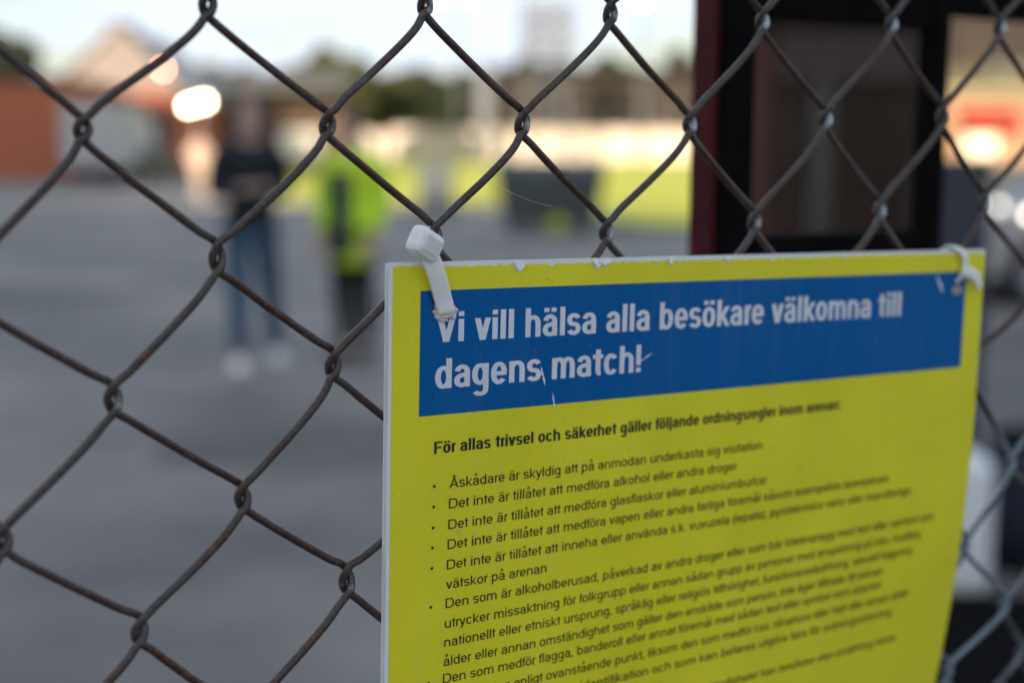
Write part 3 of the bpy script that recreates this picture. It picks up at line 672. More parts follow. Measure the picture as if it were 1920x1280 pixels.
def wire_mat():
    m = bpy.data.materials.new('weathered_wire'); m.use_nodes = True; t = m.node_tree; b_ = t.nodes['Principled BSDF']
    at_ = t.nodes.new('ShaderNodeAttribute'); at_.attribute_name = 'wear'
    c = t.nodes.new('ShaderNodeTexCoord'); n = t.nodes.new('ShaderNodeTexNoise'); n.inputs['Scale'].default_value = 55; n.inputs['Detail'].default_value = 6
    n2 = t.nodes.new('ShaderNodeTexNoise'); n2.inputs['Scale'].default_value = 480; n2.inputs['Detail'].default_value = 6; n2.inputs['Roughness'].default_value = .65
    for q in (n, n2): t.links.new(c.outputs['Object'], q.inputs[0])
    def math_(op, a, b=None, v=None):
        k = t.nodes.new('ShaderNodeMath'); k.operation = op
        t.links.new(a, k.inputs[0])
        if b is not None: t.links.new(b, k.inputs[1])
        if v is not None: k.inputs[1].default_value = v
        return k.outputs[0]
    sep = t.nodes.new('ShaderNodeSeparateColor'); t.links.new(at_.outputs['Color'], sep.inputs[0])
    zinc = math_('ADD', math_('MULTIPLY', sep.outputs[1], v=.75), math_('MULTIPLY', n.outputs[0], v=1.5))
    r1 = t.nodes.new('ShaderNodeMapRange'); r1.inputs[1].default_value = .70; r1.inputs[2].default_value = 1.2; t.links.new(zinc, r1.inputs[0])
    mixa = t.nodes.new('ShaderNodeMix'); mixa.data_type = 'RGBA'; mixa.inputs[6].default_value = (.046,.018,.010,1); mixa.inputs[7].default_value = (.056,.050,.048,1)
    t.links.new(r1.outputs[0], mixa.inputs[0])
    sp = t.nodes.new('ShaderNodeMapRange'); sp.inputs[1].default_value = .50; sp.inputs[2].default_value = .66; t.links.new(n2.outputs[0], sp.inputs[0])
    mixb = t.nodes.new('ShaderNodeMix'); mixb.data_type = 'RGBA'; mixb.inputs[7].default_value = (.15,.075,.042,1); t.links.new(mixa.outputs[2], mixb.inputs[6])
    t.links.new(math_('MULTIPLY', sp.outputs[0], v=.6), mixb.inputs[0])
    w = math_('ADD', sep.outputs[0], math_('MULTIPLY', math_('SUBTRACT', n2.outputs[0], v=.5), v=1.1))
    r3 = t.nodes.new('ShaderNodeMapRange'); r3.inputs[1].default_value = .55; r3.inputs[2].default_value = .95; t.links.new(w, r3.inputs[0])
    mixc = t.nodes.new('ShaderNodeMix'); mixc.data_type = 'RGBA'; mixc.inputs[7].default_value = (.42,.50,.56,1); t.links.new(mixb.outputs[2], mixc.inputs[6]); t.links.new(r3.outputs[0], mixc.inputs[0])
    mixd = t.nodes.new('ShaderNodeMix'); mixd.data_type = 'RGBA'; mixd.inputs[7].default_value = (.20,.25,.29,1)
    r4 = t.nodes.new('ShaderNodeMapRange'); r4.inputs[1].default_value = 1.35; r4.inputs[2].default_value = 2.1; t.links.new(zinc, r4.inputs[0])
    t.links.new(r4.outputs[0], mixd.inputs[0]); t.links.new(mixc.outputs[2], mixd.inputs[6]); t.links.new(mixd.outputs[2], b_.inputs['Base Color'])
    b_.inputs['Roughness'].default_value = .30; b_.inputs['Metallic'].default_value = .15; b_.inputs['Specular IOR Level'].default_value = .5
    bu = t.nodes.new('ShaderNodeBump'); bu.inputs['Strength'].default_value = .8; bu.inputs['Distance'].default_value = .0005; t.links.new(n2.outputs[0], bu.inputs['Height']); t.links.new(bu.outputs[0], b_.inputs['Normal'])
    return m
M_WIRE = wire_mat()
FW = 7.5                                       # mm behind the sign's face
RAD = 1.38
fence = thing('chain_link_fence', 'rusty chain link fence that carries the yellow sign', 'fence', tuple(Smm(0,400,FW)))
def fence_point(u, v, z): return Smm(u, v, FW + z)
for k in range(-5, 17):                        # wire k runs down between knot columns k and k+1
    rnd = random.Random(k+90)
    pts = []; wear = []
    zk = 1.5*max(0, 1-abs(k-11)/3)             # wires at the right turn greyer lower down
    rows = [r/2 for r in range(-3, 17)]
    seq = []
    for r in rows:
        for c in (k, k+1):
            if (c % 2 == 0) == (r % 1 != 0): seq.append((r, c))
    seq.sort()
    def P(u, v, z, w, g): pts.append((u, v, z)); wear.append((w, g))
    for i, (r, c) in enumerate(seq):
        u, v = knot(c, r); s = -1 if c == k else 1   # s=-1: bends at its left end
        zf, zb = -1.5, 1.5
        # arriving from above: at the left end the arriving strand is the front one; at the right end it is the back one
        za = zf if s == -1 else zb; zl = -za
        kz = rnd.uniform(.6,1.1)*(.65 if k < 2 else 1.1)
        kr = random.Random(int(c*71+r*13+900)); kh = kr.uniform(.84,1.2); kw = kr.uniform(.97,1.12); kt = kr.uniform(-.5,.5)
        wr = (.25,.35,.45,.4,.25) if s == -1 else (.25,.45,.75,.9,.55)
        zg = zk*min(1, max(0, (v-50)/50))
        P(u-s*1.3+kt, v-4.7*kh, za, wr[0]*kz, .4+zg); P(u+s*.55+kt*.6, v-3.0*kh, za*.9, wr[1]*kz, .5+zg)
        P(u+s*1.52*kw, v-.1, 0, wr[2]*kz, .6+zg); P(u+s*.55-kt*.6, v+3.0*kh, zl*.9, wr[3]*kz, .5+zg); P(u-s*1.3-kt, v+4.7*kh, zl, wr[4]*kz, .4+zg)
        if i < len(seq)-1:
            r2, c2 = seq[i+1]; u2, v2 = knot(c2, r2)
            front = s == 1                     # leaving a right end: the '/' strand, in front
            A = Vector((u-s*1.3, v+4.7)); B2 = Vector((u2+s*1.3, v2-4.7)); d = B2-A
            bow = (1.15 if front else -1.1)*rnd.uniform(.6,1.3)
            nrm = Vector((-d.y, d.x)).normalized()
            if nrm.y < 0: nrm = -nrm            # positive bow hangs downwards
            for q, bq in (((.1,.62),(.25,1.0),(.5,.85),(.75,.42),(.9,.15)) if front else ((.1,.3),(.25,.7),(.5,1.0),(.75,.9),(.9,.5))):
                if not front: bq = (bq*.8)
                x = A+d*q+nrm*abs(bow)*bq*(1 if front else .45)
                g = (.28 if front else .02)+zk*min(1, max(0, (x.y-50)/50))+(.25 if q < .2 or q > .8 else 0)
                P(x.x, x.y, zl*(1+.25*math.sin(PI*q))*.98, .22 if q in (.1,.9) else .1, g+rnd.uniform(-.12,.12))
    fine = catmull([(a[0],a[1],a[2]) for a in pts], 4)
    fw = []
    for i in range(len(pts)-1):
        for q in range(4): fw.append((wear[i][0]*(1-q/4)+wear[i+1][0]*q/4, wear[i][1]*(1-q/4)+wear[i+1][1]*q/4))
    fw.append(wear[-1])
    world_pts = [fence_point(*p_) for p_ in fine]
    mb = MB().tube(world_pts, RAD/1000, 10)
    o = mb.build('wire', M_WIRE, fence, True)
    ca = o.data.color_attributes.new('wear', 'FLOAT_COLOR', 'POINT')
    dat = []
    for w_ in fw: dat += [w_[0], w_[1], 0, 1]*10
    ca.data.foreach_set('color', dat)

# ------------------------------------------------------------------ the sign
SWD, SHT = .297, .42
def sign_face_mat(name, col, rough=.42, flute=True):
    m = bpy.data.materials.new(name); m.use_nodes = True; t = m.node_tree; b_ = t.nodes['Principled BSDF']
    c = t.nodes.new('ShaderNodeTexCoord'); uvs = c.outputs['UV']
    n = t.nodes.new('ShaderNodeTexNoise'); n.inputs['Scale'].default_value = 7; n.inputs['Detail'].default_value = 6; t.links.new(uvs, n.inputs[0])
    n2 = t.nodes.new('ShaderNodeTexNoise'); n2.inputs['Scale'].default_value = 420; n2.inputs['Detail'].default_value = 2; t.links.new(uvs, n2.inputs[0])
    ad = t.nodes.new('ShaderNodeMath'); ad.operation = 'ADD'; t.links.new(n.outputs[0], ad.inputs[0]); t.links.new(n2.outputs[0], ad.inputs[1])
    r = t.nodes.new('ShaderNodeMapRange'); r.inputs[1].default_value = .6; r.inputs[2].default_value = 1.4; r.inputs[3].default_value = .88; r.inputs[4].default_value = 1.10; t.links.new(ad.outputs[0], r.inputs[0])
    v = t.nodes.new('ShaderNodeVectorMath'); v.operation = 'SCALE'; v.inputs[0].default_value = col; t.links.new(r.outputs[0], v.inputs['Scale'])
    # grime specks
    vo = t.nodes.new('ShaderNodeTexNoise'); vo.inputs['Scale'].default_value = 60; vo.inputs['Detail'].default_value = 8; t.links.new(uvs, vo.inputs[0])
    r2 = t.nodes.new('ShaderNodeMapRange'); r2.inputs[1].default_value = .66; r2.inputs[2].default_value = .78; r2.inputs[4].default_value = .35; t.links.new(vo.outputs[0], r2.inputs[0])
    mm = t.nodes.new('ShaderNodeMix'); mm.data_type = 'RGBA'; mm.inputs[7].default_value = (.16,.13,.05,1); t.links.new(r2.outputs[0], mm.inputs[0]); t.links.new(v.outputs[0], mm.inputs[6])
    ms = t.nodes.new('ShaderNodeMapping'); ms.inputs['Scale'].default_value = (46, 3.2, 1); t.links.new(uvs, ms.inputs[0])
    n3 = t.nodes.new('ShaderNodeTexNoise'); n3.inputs['Scale'].default_value = 1; n3.inputs['Detail'].default_value = 5; t.links.new(ms.outputs[0], n3.inputs[0])
    n4 = t.nodes.new('ShaderNodeTexNoise'); n4.inputs['Scale'].default_value = 3.2; n4.inputs['Detail'].default_value = 4; t.links.new(uvs, n4.inputs[0])
    r5 = t.nodes.new('ShaderNodeMath'); r5.operation = 'MULTIPLY'; t.links.new(n3.outputs[0], r5.inputs[0]); t.links.new(n4.outputs[0], r5.inputs[1])
    r6 = t.nodes.new('ShaderNodeMapRange'); r6.inputs[1].default_value = .22; r6.inputs[2].default_value = .42; r6.inputs[4].default_value = .05; t.links.new(r5.outputs[0], r6.inputs[0])
    du = t.nodes.new('ShaderNodeMix'); du.data_type = 'RGBA'; du.inputs[7].default_value = (.34,.35,.33,1); t.links.new(r6.outputs[0], du.inputs[0]); t.links.new(mm.outputs[2], du.inputs[6])
    rr_ = t.nodes.new('ShaderNodeMapRange'); rr_.inputs[1].default_value = .3; rr_.inputs[2].default_value = .7; rr_.inputs[3].default_value = rough-.1; rr_.inputs[4].default_value = rough+.16; t.links.new(n.outputs[0], rr_.inputs[0])
    t.links.new(rr_.outputs[0], b_.inputs['Roughness'])
    t.links.new(du.outputs[2], b_.inputs['Base Color']); b_.inputs['Specular IOR Level'].default_value = .4
    wv = t.nodes.new('ShaderNodeTexWave'); wv.bands_direction = 'X'; wv.inputs['Scale'].default_value = 297/4.9/6.2832*1.0*3.1416; wv.inputs['Distortion'].default_value = .35
    t.links.new(uvs, wv.inputs[0])
    bu = t.nodes.new('ShaderNodeBump'); bu.inputs['Strength'].default_value = .15; bu.inputs['Distance'].default_value = .0003; t.links.new(wv.outputs['Fac'], bu.inputs['Height'])
    bu2 = t.nodes.new('ShaderNodeBump'); bu2.inputs['Strength'].default_value = .18; bu2.inputs['Distance'].default_value = .0002; t.links.new(n2.outputs[0], bu2.inputs['Height']); t.links.new(bu.outputs[0], bu2.inputs['Normal'])
    t.links.new(bu2.outputs[0], b_.inputs['Normal'])
    return m
M_YEL = sign_face_mat('yellow_print', (.80,.76,.016)); M_BLU = sign_face_mat('blue_print', (.0005,.112,.36)); M_BLU.node_tree.nodes['Principled BSDF'].inputs['Specular IOR Level'].default_value = .12
M_CORE = mat('white_fluted_plastic', (.82,.83,.86), .5)
M_TXT = mat('black_print', (.016,.015,.008), .5); M_WTXT = mat('white_print', (.74,.76,.84), .45, noise=.05, scale=60)
M_SCR = mat('scratched_white', (.75,.78,.85), .6, noise=.2, scale=400)
sign = thing('sign', 'yellow sign with a blue heading, tied to the chain link fence', 'sign', tuple(S(SWD/2, SHT, .003)))
def grid(u0, u1, v0, v1, w, nu, nv, name, m, top=None, parent=sign, thick=0):
    """sheet following the sign's bend; top(u) gives a ragged upper edge"""
    mb = MB(); uv = []
    for j in range(nv+1):
        for i in range(nu+1):
            u = u0+(u1-u0)*i/nu; t0 = top(u) if top else v0; v = t0+(v1-t0)*(j/nv); mb.v.append(tuple(S(u, v, w))); uv.append((u/SWD, v/SWD))
    for j in range(nv):
        for i in range(nu):
            a = j*(nu+1)+i; mb.f.append((a, a+1+nu, a+2+nu, a+1))
    o = mb.build(name, m, parent, True)
    l = o.data.uv_layers.new(name='UVMap')
    for lp in o.data.loops: l.data[lp.index].uv = uv[lp.vertex_index]
    return o
# core board: front liner, back liner and the flutes' open ends at the top
TH = .0032
b_ = MB()
nu, nv = 40, 40
def slabmesh(u0, u1, v0, v1, w0, w1, nu, nv):
    mb = MB(); n = (nu+1)*(nv+1)
    for w in (w0, w1):
        for j in range(nv+1):
            for i in range(nu+1): mb.v.append(tuple(S(u0+(u1-u0)*i/nu, v0+(v1-v0)*j/nv, w)))
    for j in range(nv):
        for i in range(nu):
            a = j*(nu+1)+i; mb.f.append((a, a+1+nu, a+2+nu, a+1)); mb.f.append((a+n, a+1+n, a+2+nu+n, a+1+nu+n))
    for i in range(nu):
        mb.f.append((i, i+1, i+1+n, i+n)); a = nv*(nu+1)+i; mb.f.append((a, a+n, a+1+n, a+1))
    for j in range(nv):
        a = j*(nu+1); c = a+nu+1; mb.f.append((a, a+n, c+n, c)); a += nu; c += nu; mb.f.append((a, c, c+n, a+n))
    return mb
slabmesh(0, SWD, 0, SHT, .0001, .0009, 60, 40).build('front_liner', M_CORE, sign)
slabmesh(0, SWD, 0.0004, SHT, .0026, TH, 60, 40).build('back_liner', M_CORE, sign)
fl = MB(); u = .0004
while u < SWD:
    for (a, c) in (((u, .0009), (u+.0012, .0026)), ((u+.0024, .0026), (u+.0036, .0009))):
        q = [S(a[0],.0005,a[1]), S(c[0],.0005,c[1]), S(c[0],SHT,c[1]), S(a[0],SHT,a[1])]
        off = SU*.00025
        fl.add([x-off for x in q]+[x+off for x in q], [(0,1,2,3),(7,6,5,4),(0,4,5,1),(1,5,6,2),(2,6,7,3),(3,7,4,0)])
    u += .0048
fl.build('flutes', M_CORE, sign, kind='stuff')
rnd = random.Random(11)
chips = [(.0505,.0022,.0028),(.084,.0018,.0022),(.0875,.0026,.0014),(.118,.0012,.0018),(.146,.0014,.001),(.21,.0022,.0012),(.17,.0012,.001),(.064,.0018,.0008)]
jag = [rnd.uniform(-1,1) for _ in range(400)]
def topedge(u):
    f = u/.0048; e = .0013 + .00045*abs(math.sin(PI*f)) ** .6*(1 if u < .2 else .5) + .00022*jag[int(u*1200) % 400]
    for c, w, d in chips: e += d*max(0, 1-(abs(u-c)/w)**2)
    if u < .02: e -= .0006*(1-u/.02)
    return e
face = grid(.0012, SWD, 0, SHT, 0, 620, 24, 'yellow_face', M_YEL, top=topedge)
grid(.0116, .2853, .0095, .0515, -.00006, 80, 14, 'blue_banner', M_BLU)
# bits of torn white liner on the top edge
tb = MB()
for c, w, d in chips[:5]:
    pts_ = []
    n = 9
    for i in range(n): pts_.append((c-w+2*w*i/(n-1)+rnd.uniform(-.0002,.0002), .0011+d*(.9 if 0 < i < n-1 else .1)*(1-((i-(n-1)/2)/((n-1)/2))**2)+rnd.uniform(0,.0003)))
    q = [S(a, b2, -.0004-rnd.uniform(0,.0004)) for a, b2 in pts_]+[S(c+w, .0004, -.0002), S(c-w, .0004, -.0002)]
    k = len(tb.v); tb.v += [tuple(x) for x in q]; tb.f.append(tuple(range(k, k+len(q))))
tb.build('torn_liner', M_CORE, sign, kind='stuff')

# ---- lettering: a small stroke alphabet
class Face: pass
def face_(W, H, w, sq, sb, gap, xh=.523, asc=.718):
    f = Face(); f.W = W; f.H = H; f.w = w; f.sq = sq; f.sb = sb; f.gap = gap; f.xh = xh; f.asc = asc; return f
REG = face_(.104, .088, .475, 2.2, .062, .278)
BLD = face_(.134, .104, .395, 2.2, .036, .225, xh=.535)
def se(cx, cy, rx, ry, a0, a1, n, k=None):
    k = k or max(4, int(abs(a1-a0)/14)); o = []
    for i in range(k+1):
        a = R(a0+(a1-a0)*i/k); c, s = math.cos(a), math.sin(a)
        o.append((cx+rx*math.copysign(abs(c)**(2/n), c), cy+ry*math.copysign(abs(s)**(2/n), s)))
    return o
def glyph(ch, F):
    W, H, w, n, xh, asc = F.W, F.H, F.w, F.sq, F.xh, F.asc; sb = F.sb; dsc = -.205
    L, Rr = W/2, w-W/2; T, B = xh-H/2+.008, H/2-.008; cx = w/2; rx = (w-W)/2; cy = (T+B)/2; ry = (T-B)/2
    ay = ry*.78; st = []
    def v(x, y0, y1): st.append(('v', [(x,y0),(x,y1)]))
    def h(y, x0, x1, k=1.0): st.append(('h', [(x0,y),(x1,y)]))
    def c(p): st.append(('c', p))
    def d(p0, p1, k=1.0): st.append(('d', [p0,p1]))
    def dots(x, y=None, big=1.0):
        y = y or asc-H*.62; q = w*(.20 if F is REG else .235)
        for s in (-1,1): st.append(('v', [(x+s*q, y-H*.5*1.05),(x+s*q, y+H*.5*1.05)]))
    adv = w
    if ch == ' ': return [], F.gap
    if ch in 'aäå':
        w2 = w*.97; R2 = w2-W/2; c2 = w2/2; r2 = (w2-W)/2; m = xh*.575
        c(se(c2, T-ay*.8, r2*.97, ay*.8, 168, 0, n)+[(R2, 0)])
        c([(R2, m+.012),(c2, m-H*.25)]+se(c2, (m-H*.25+B)/2, r2, (m-H*.25-B)/2, 90, 270, n)+se(c2, B+ry*.5, r2, ry*.5, 270, 352, n)); adv = w2
        if ch == 'ä': dots(c2)
        if ch == 'å':
            r = .080; st.append(('r', se(c2, asc+.05, r, r, 0, 360, 2, 16)))
    elif ch in 'oöecbdpqg':
        if ch == 'e':
            c(se(cx, cy, rx, ry, -38, -360, n, 24)); h(cy-.005, L, Rr+W*.45)
        elif ch == 'c':
            adv = w*.96; c(se(cx, cy, rx, ry, 38, 322, n, 22))
        elif ch == 'g':
            c(se(cx-.01, cy+.01, rx, ry-.01, 0, 360, n, 26)); c([(Rr, xh),(Rr, dsc+ay*.6)]+se(cx, dsc+H/2+ay*.6-H/2, rx, ay*.6, 0, -158, n))
        else:
            c(se(cx, cy, rx, ry, 0, 360, n, 26))
            if ch == 'ö': dots(cx)
            if ch == 'b': v(L, 0, asc)
            if ch == 'd': v(Rr, 0, asc)
            if ch == 'p': v(L, dsc, xh)
            if ch == 'q': v(Rr, dsc, xh)
    elif ch in 'nh':
        v(L, 0, asc if ch == 'h' else xh); c(se(cx, T-ay, rx, ay, 180, 0, n)+[(Rr, 0)])
    elif ch == 'm':
        rm = rx*.9; v(L, 0, xh)
        for k in (0,1): c(se(L+rm+k*2*rm, T-ay, rm, ay, 180, 0, n)+[(L+2*rm*(k+1), 0)])
        adv = L*2+4*rm
    elif ch == 'u':
        v(Rr, 0, xh); c([(L, xh)]+se(cx, B+ay, rx, ay, 180, 360, n))
    elif ch == 'r':
        v(L, 0, xh); c(se(L+rx*.95, T-ay, rx*.95, ay, 180, 84, n)); adv = L+rx*.95+.012
    elif ch in 'il':
        v(L, 0, xh if ch == 'i' else asc); adv = W
        if ch == 'i': v(L, asc-H*1.12, asc)
    elif ch == 'j':
        c([(L, xh),(L, dsc+.08)]+se(L-.07, dsc+.08, .07, .08-H/2, 0, -80, 2)); v(L, asc-H*1.12, asc); adv = W
    elif ch == 't':
        x = W/2+.075; c([(x, xh+.135),(x, B+.08)]+se(x+.085, B+.08, .085, .08, 180, 268, 2.4)); h(T, 0, x+.135); adv = x+.13
    elif ch == 'f':
        x = W/2+.065; c([(x, 0),(x, asc-.11)]+se(x+.105, asc-.11, .105, .11-H/2+.012, 180, 88, 2.4)); h(T, 0, x+.12); adv = x+.115
    elif ch == 'k':
        v(L, 0, asc); d((L+W*.2, xh*.34), (w-W*.55, xh)); d((L+W*.75, xh*.52), (w-W*.45, 0)); adv = w*.98
    elif ch == 's':
        w2 = w*.92; r2 = (w2-W)/2; qy = (T-B)/4
        c(se(w2/2, T-qy, r2, qy, 18, 262, 2.3, 16)[:-1]+se(w2/2, B+qy, r2*1.02, qy, 82, -162, 2.3, 16)); adv = w2
    elif ch == 'v' or ch == 'y':
        w2 = w*1.0; k = .45; d((W*.5, xh), (w2/2-W*.02, 0)); d((w2-W*.5, xh), (w2/2+W*.02, 0)); adv = w2
        if ch == 'y': c([(w2/2+W*.1, .06),(w2/2-.03, -.09),(w2/2-.075, dsc+.05),(w2/2-.13, dsc+H/2),(w2/2-.19, dsc+H/2)])
    elif ch == 'x':
        d((W*.5, xh), (w-W*.5, 0)); d((w-W*.5, xh), (W*.5, 0))
    elif ch == 'z':
        h(xh-H/2, 0, w*.9); h(H/2, 0, w*.92); d((w*.9-W*.55, xh-H), (W*.6, H)); adv = w*.92
    elif ch == 'V':
        w2 = w*1.28; d((W*.5, asc), (w2/2, 0)); d((w2-W*.5, asc), (w2/2, 0)); adv = w2
    elif ch == 'D':
        w2 = w*1.36; c2 = w2*.5; r2 = w2-W/2-c2; Tc = asc-H/2; v(L, 0, asc)
        c([(L, Tc),(c2, Tc)]+se(c2, asc/2, r2, asc/2-H/2, 90, -90, 2.4)+[(L, H/2)]); adv = w2
    elif ch == 'F':
        v(L, 0, asc); h(asc-H/2, L, w*1.1); h(asc*.5, L, w*1.0); adv = w*1.1
    elif ch == 'Å':
        w2 = w*1.42; d((W*.5, 0), (w2/2-W*.05, asc)); d((w2-W*.5, 0), (w2/2+W*.05, asc)); h(asc*.3, w2*.22, w2*.78)
        st.append(('r', se(w2/2, asc+.11, .08, .08, 0, 360, 2, 16))); adv = w2
    elif ch == '!':
        v(L, 0, H*1.15); v(L, H*1.75, asc); adv = W
    elif ch == '.': v(L, 0, H*1.15); adv = W
    elif ch == ',': v(L, 0, H*1.15); d((L, 0), (L-.03, -.09)); adv = W
    elif ch == ':': v(L, 0, H*1.15); v(L, xh-H*1.15, xh); adv = W
    elif ch == '(': c(se(.19, .25, .13, .47, 118, 242, 2, 10)); adv = .17
    elif ch == ')': c(se(-.03, .25, .13, .47, 62, -62, 2, 10)); adv = .17
    elif ch == '•':
        c(se(.12, .27, .115, .115, 0, 360, 2, 14)); adv = .22
    return st, adv+2*sb
def stroke_quads(kind, P, F):
    W, H = F.W, F.H
    if kind == 'v':
        (x, a), (x2, b2) = P; return [((x-W/2,a),(x+W/2,a),(x+W/2,b2),(x-W/2,b2))]
    if kind == 'h':
        (a, y), (b2, y2) = P; return [((a,y-H/2),(b2,y-H/2),(b2,y+H/2),(a,y+H/2))]
    if kind == 'd':
        (a, y), (b2, y2) = P; k = W*.53; return [((a-k,y),(a+k,y),(b2+k,y2),(b2-k,y2))]
    if kind == 'r': W = H = .055
    L_, R_ = [], []
    n = len(P); closed = (abs(P[0][0]-P[-1][0])+abs(P[0][1]-P[-1][1])) < 1e-6
    for i in range(n):
        a = P[i-1] if i else (P[-2] if closed else P[0]); b2 = P[i+1] if i < n-1 else (P[1] if closed else P[-1])
        tx, ty = b2[0]-a[0], b2[1]-a[1]; l = math.hypot(tx, ty) or 1; nx, ny = -ty/l, tx/l
        L_.append((P[i][0]+nx*W/2, P[i][1]+ny*H/2)); R_.append((P[i][0]-nx*W/2, P[i][1]-ny*H/2))
    return [(L_[i], R_[i], R_[i+1], L_[i+1]) for i in range(n-1)]
SBR = {}
for _c in 'oöecdgqaäåsk': SBR[_c] = (.62, 1)
for _c in 'oöecs': SBR[_c] = (.6, .6)
for _c in 'bph': SBR[_c] = (1, .7)
for _c in 'vyxz': SBR[_c] = (.15, .15)
for _c in 'rk': SBR[_c] = (1, .15)
for _c in 'tf': SBR[_c] = (.25, .2)
for _c in 'VÅ': SBR[_c] = (.15, .1)
SBR['D'] = (1.1, .7); SBR['F'] = (1.1, .5); SBR['h'] = (1, 1)
def text_line(s, F, u0, v0, u1, v1, em, m, name, w=-.12):
    """baseline from (u0,v0) to (u1,v1) in mm; em in mm; width fitted between the ends"""
    mb = MB(); x = 0; items = []
    for ch in s:
        st, adv = glyph(ch, F)
        lb, rb = SBR.get(ch, (1, 1)); lb *= F.sb; rb *= F.sb
        if ch != ' ': adv = adv-2*F.sb+lb+rb
        else: lb = rb = 0
        items.append((x+lb, ch, st, lb, rb)); x += adv
    tot = x-items[0][3]-items[-1][4]
    sx = (u1-u0)/tot if u1 else em
    gx0 = items[0][0]
    for gx, ch, st, lb, rb in items:
        for k, (kind, P) in enumerate(st):
            if ch == '•': 
                q = [(u0+p_[0]*sx, p_[1]) for p_ in P[:-1]]
                mb.add([Smm(a, v0-b2*em, w) for a, b2 in q], [tuple(range(len(q)))]); continue
            for qd in stroke_quads(kind, P, F):
                vs_ = []
                for a, b2 in qd:
                    uu = u0+(gx-gx0+a)*sx; tt = (uu-u0)/((u1 or uu+1)-u0) if u1 else 0
                    vs_.append(Smm(uu, v0+(v1-v0)*tt-b2*em, w-.004*k))
                mb.add(vs_, [(0,1,2,3)])
    return mb.build(name, m, sign)
text_line('Vi vill hälsa alla besökare välkomna till', BLD, 17.6, 26.9, 244.6, 27.2, 14.1, M_WTXT, 'heading_text', -.14)
text_line('dagens match!', BLD, 17.6, 42.6, 105.4, 42.3, 14.1, M_WTXT, 'heading_text', -.14)
text_line('För allas trivsel och säkerhet gäller följande ordningsregler inom arenan:', BLD, 17.7, 64.7, 211.5, 64.4, 5.75, M_TXT, 'subheading_text')
LINES = [
 ('Åskådare är skyldig att på anmodan underkasta sig visitation', 77.1, 168.4, 1),
 ('Det inte är tillåtet att medföra alkohol eller andra droger', 84.2, 155.3, 1),
 ('Det inte är tillåtet att medföra glasflaskor eller aluminiumburkar', 91.45, 171.9, 1),
 ('Det inte är tillåtet att medföra vapen eller andra farliga föremål såsom exempelvis laserpekare', 98.4, 243.5, 1),
 ('Det inte är tillåtet att inneha eller använda s.k. vuvuzela (lepata), pyrotekniska varor eller brandfarliga', 105.5, 258, 1),
 ('vätskor på arenan', 112.4, 65.3, 0),
 ('Den som är alkoholberusad, påverkad av andra droger eller som bär klädesplagg med text eller symbol som', 119.1, 275.6, 1),
 ('utrycker missaktning för folkgrupp eller annan sådan grupp av personer med anspelning på kön, hudfärg', 126.2, 267.4, 0),
 ('nationellt eller etniskt ursprung, språklig eller religiös tillhörighet, funktionsnedsättning, sexuell läggning', 132.9, 263.1, 0),
 ('ålder eller annan omständighet som gäller den enskilde som person, inte äger tillträde till arenan', 139.7, 245.5, 0),
 ('Den som medför flagga, banderoll eller annat föremål med sådan text eller symbol som utrycker', 145.9, 245.2, 1),
 ('missaktning enligt ovanstående punkt, liksom den som medför t.ex. rånarluva eller hatt eller annan dräkt', 152.9, 264.5, 0),
 ('som försvårar identifikation och som kan befaras utgöra fara för ordningsstörning', 159.9, 254.1, 0),
 ('Under särskilda omständigheter kan besökare utan ersättning nekas', 172.8, 259.6, 1),
]
for s, v, u1, bul in LINES:
    u0 = 23.9-(v-84)*.02
    if s.startswith('som förs'): u0 = 45
    if s.startswith('Under'): u0 = 100
    text_line(s, REG, u0, v, u1, v, 4.72, M_TXT, 'rule_text')
    if bul and not s.startswith('Under'): text_line('•', REG, 17.3-(v-84)*.015, v, None, v, 4.7, M_TXT, 'bullet')
# scratches and specks
sc_ = MB()
def scratch(u0, v0, u1, v1, wd, n=9, w=-.17, seed=0):
    rr = random.Random(seed); a = Vector((u0, v0)); d = Vector((u1-u0, v1-v0)); nn = Vector((-d.y, d.x)).normalized()
    lo, hi = [], []
    for i in range(n):
        t_ = i/(n-1); e = wd*math.sin(PI*min(1,max(.04,t_)))**.6*rr.uniform(.35,1); c_ = a+d*t_+nn*rr.uniform(-.15,.15)*wd
        lo.append(c_-nn*e/2); hi.append(c_+nn*e/2)
    q = [Smm(x.x, x.y, w) for x in lo]+[Smm(x.x, x.y, w) for x in hi]
    sc_.add(q, [(i, i+1, n+i+1, n+i) for i in range(n-1)])
scratch(60.6,37.6,62.6,44.6,1.1,seed=1); scratch(65.9,47.3,67.2,54.2,.8,seed=2); scratch(104.2,38.9,110.9,35.4,.7,seed=3); scratch(101.4,41.6,102.3,40.4,.3,seed=4)
scratch(266.2,10.6,270.6,18.6,1.6,seed=5); scratch(28,91.5,29.2,94.5,.35,seed=6); scratch(36,100.5,37,103,.25,seed=7); scratch(103,131,104.6,133.4,.6,seed=8)
sc_.build('scratches', M_SCR, sign)
sp_ = MB()
for u, v, r in ((16.6,45.3,.45),(69.2,44.6,.28),(11.9,52.9,.2),(71,57.2,.22),(26,55.3,.15)):
    sp_.add([Smm(u+r*math.cos(a)*random.uniform(.7,1.2), v+r*math.sin(a)*random.uniform(.7,1.2), -.16) for a in [i*PI/5 for i in range(10)]], [tuple(range(10))])
sp_.build('specks', M_TXT, sign)
# small notch of pale glue on the top edge at the right
MB().add([Smm(207.8,1.2,-.2),Smm(212.6,1.2,-.2),Smm(211.4,2.8,-.25),Smm(210.3,4.6,-.2),Smm(209.2,3.0,-.25)], [(0,1,2,3,4)]).build('edge_chip', mat('pale_yellow_chip', (.78,.8,.25), .5), sign)

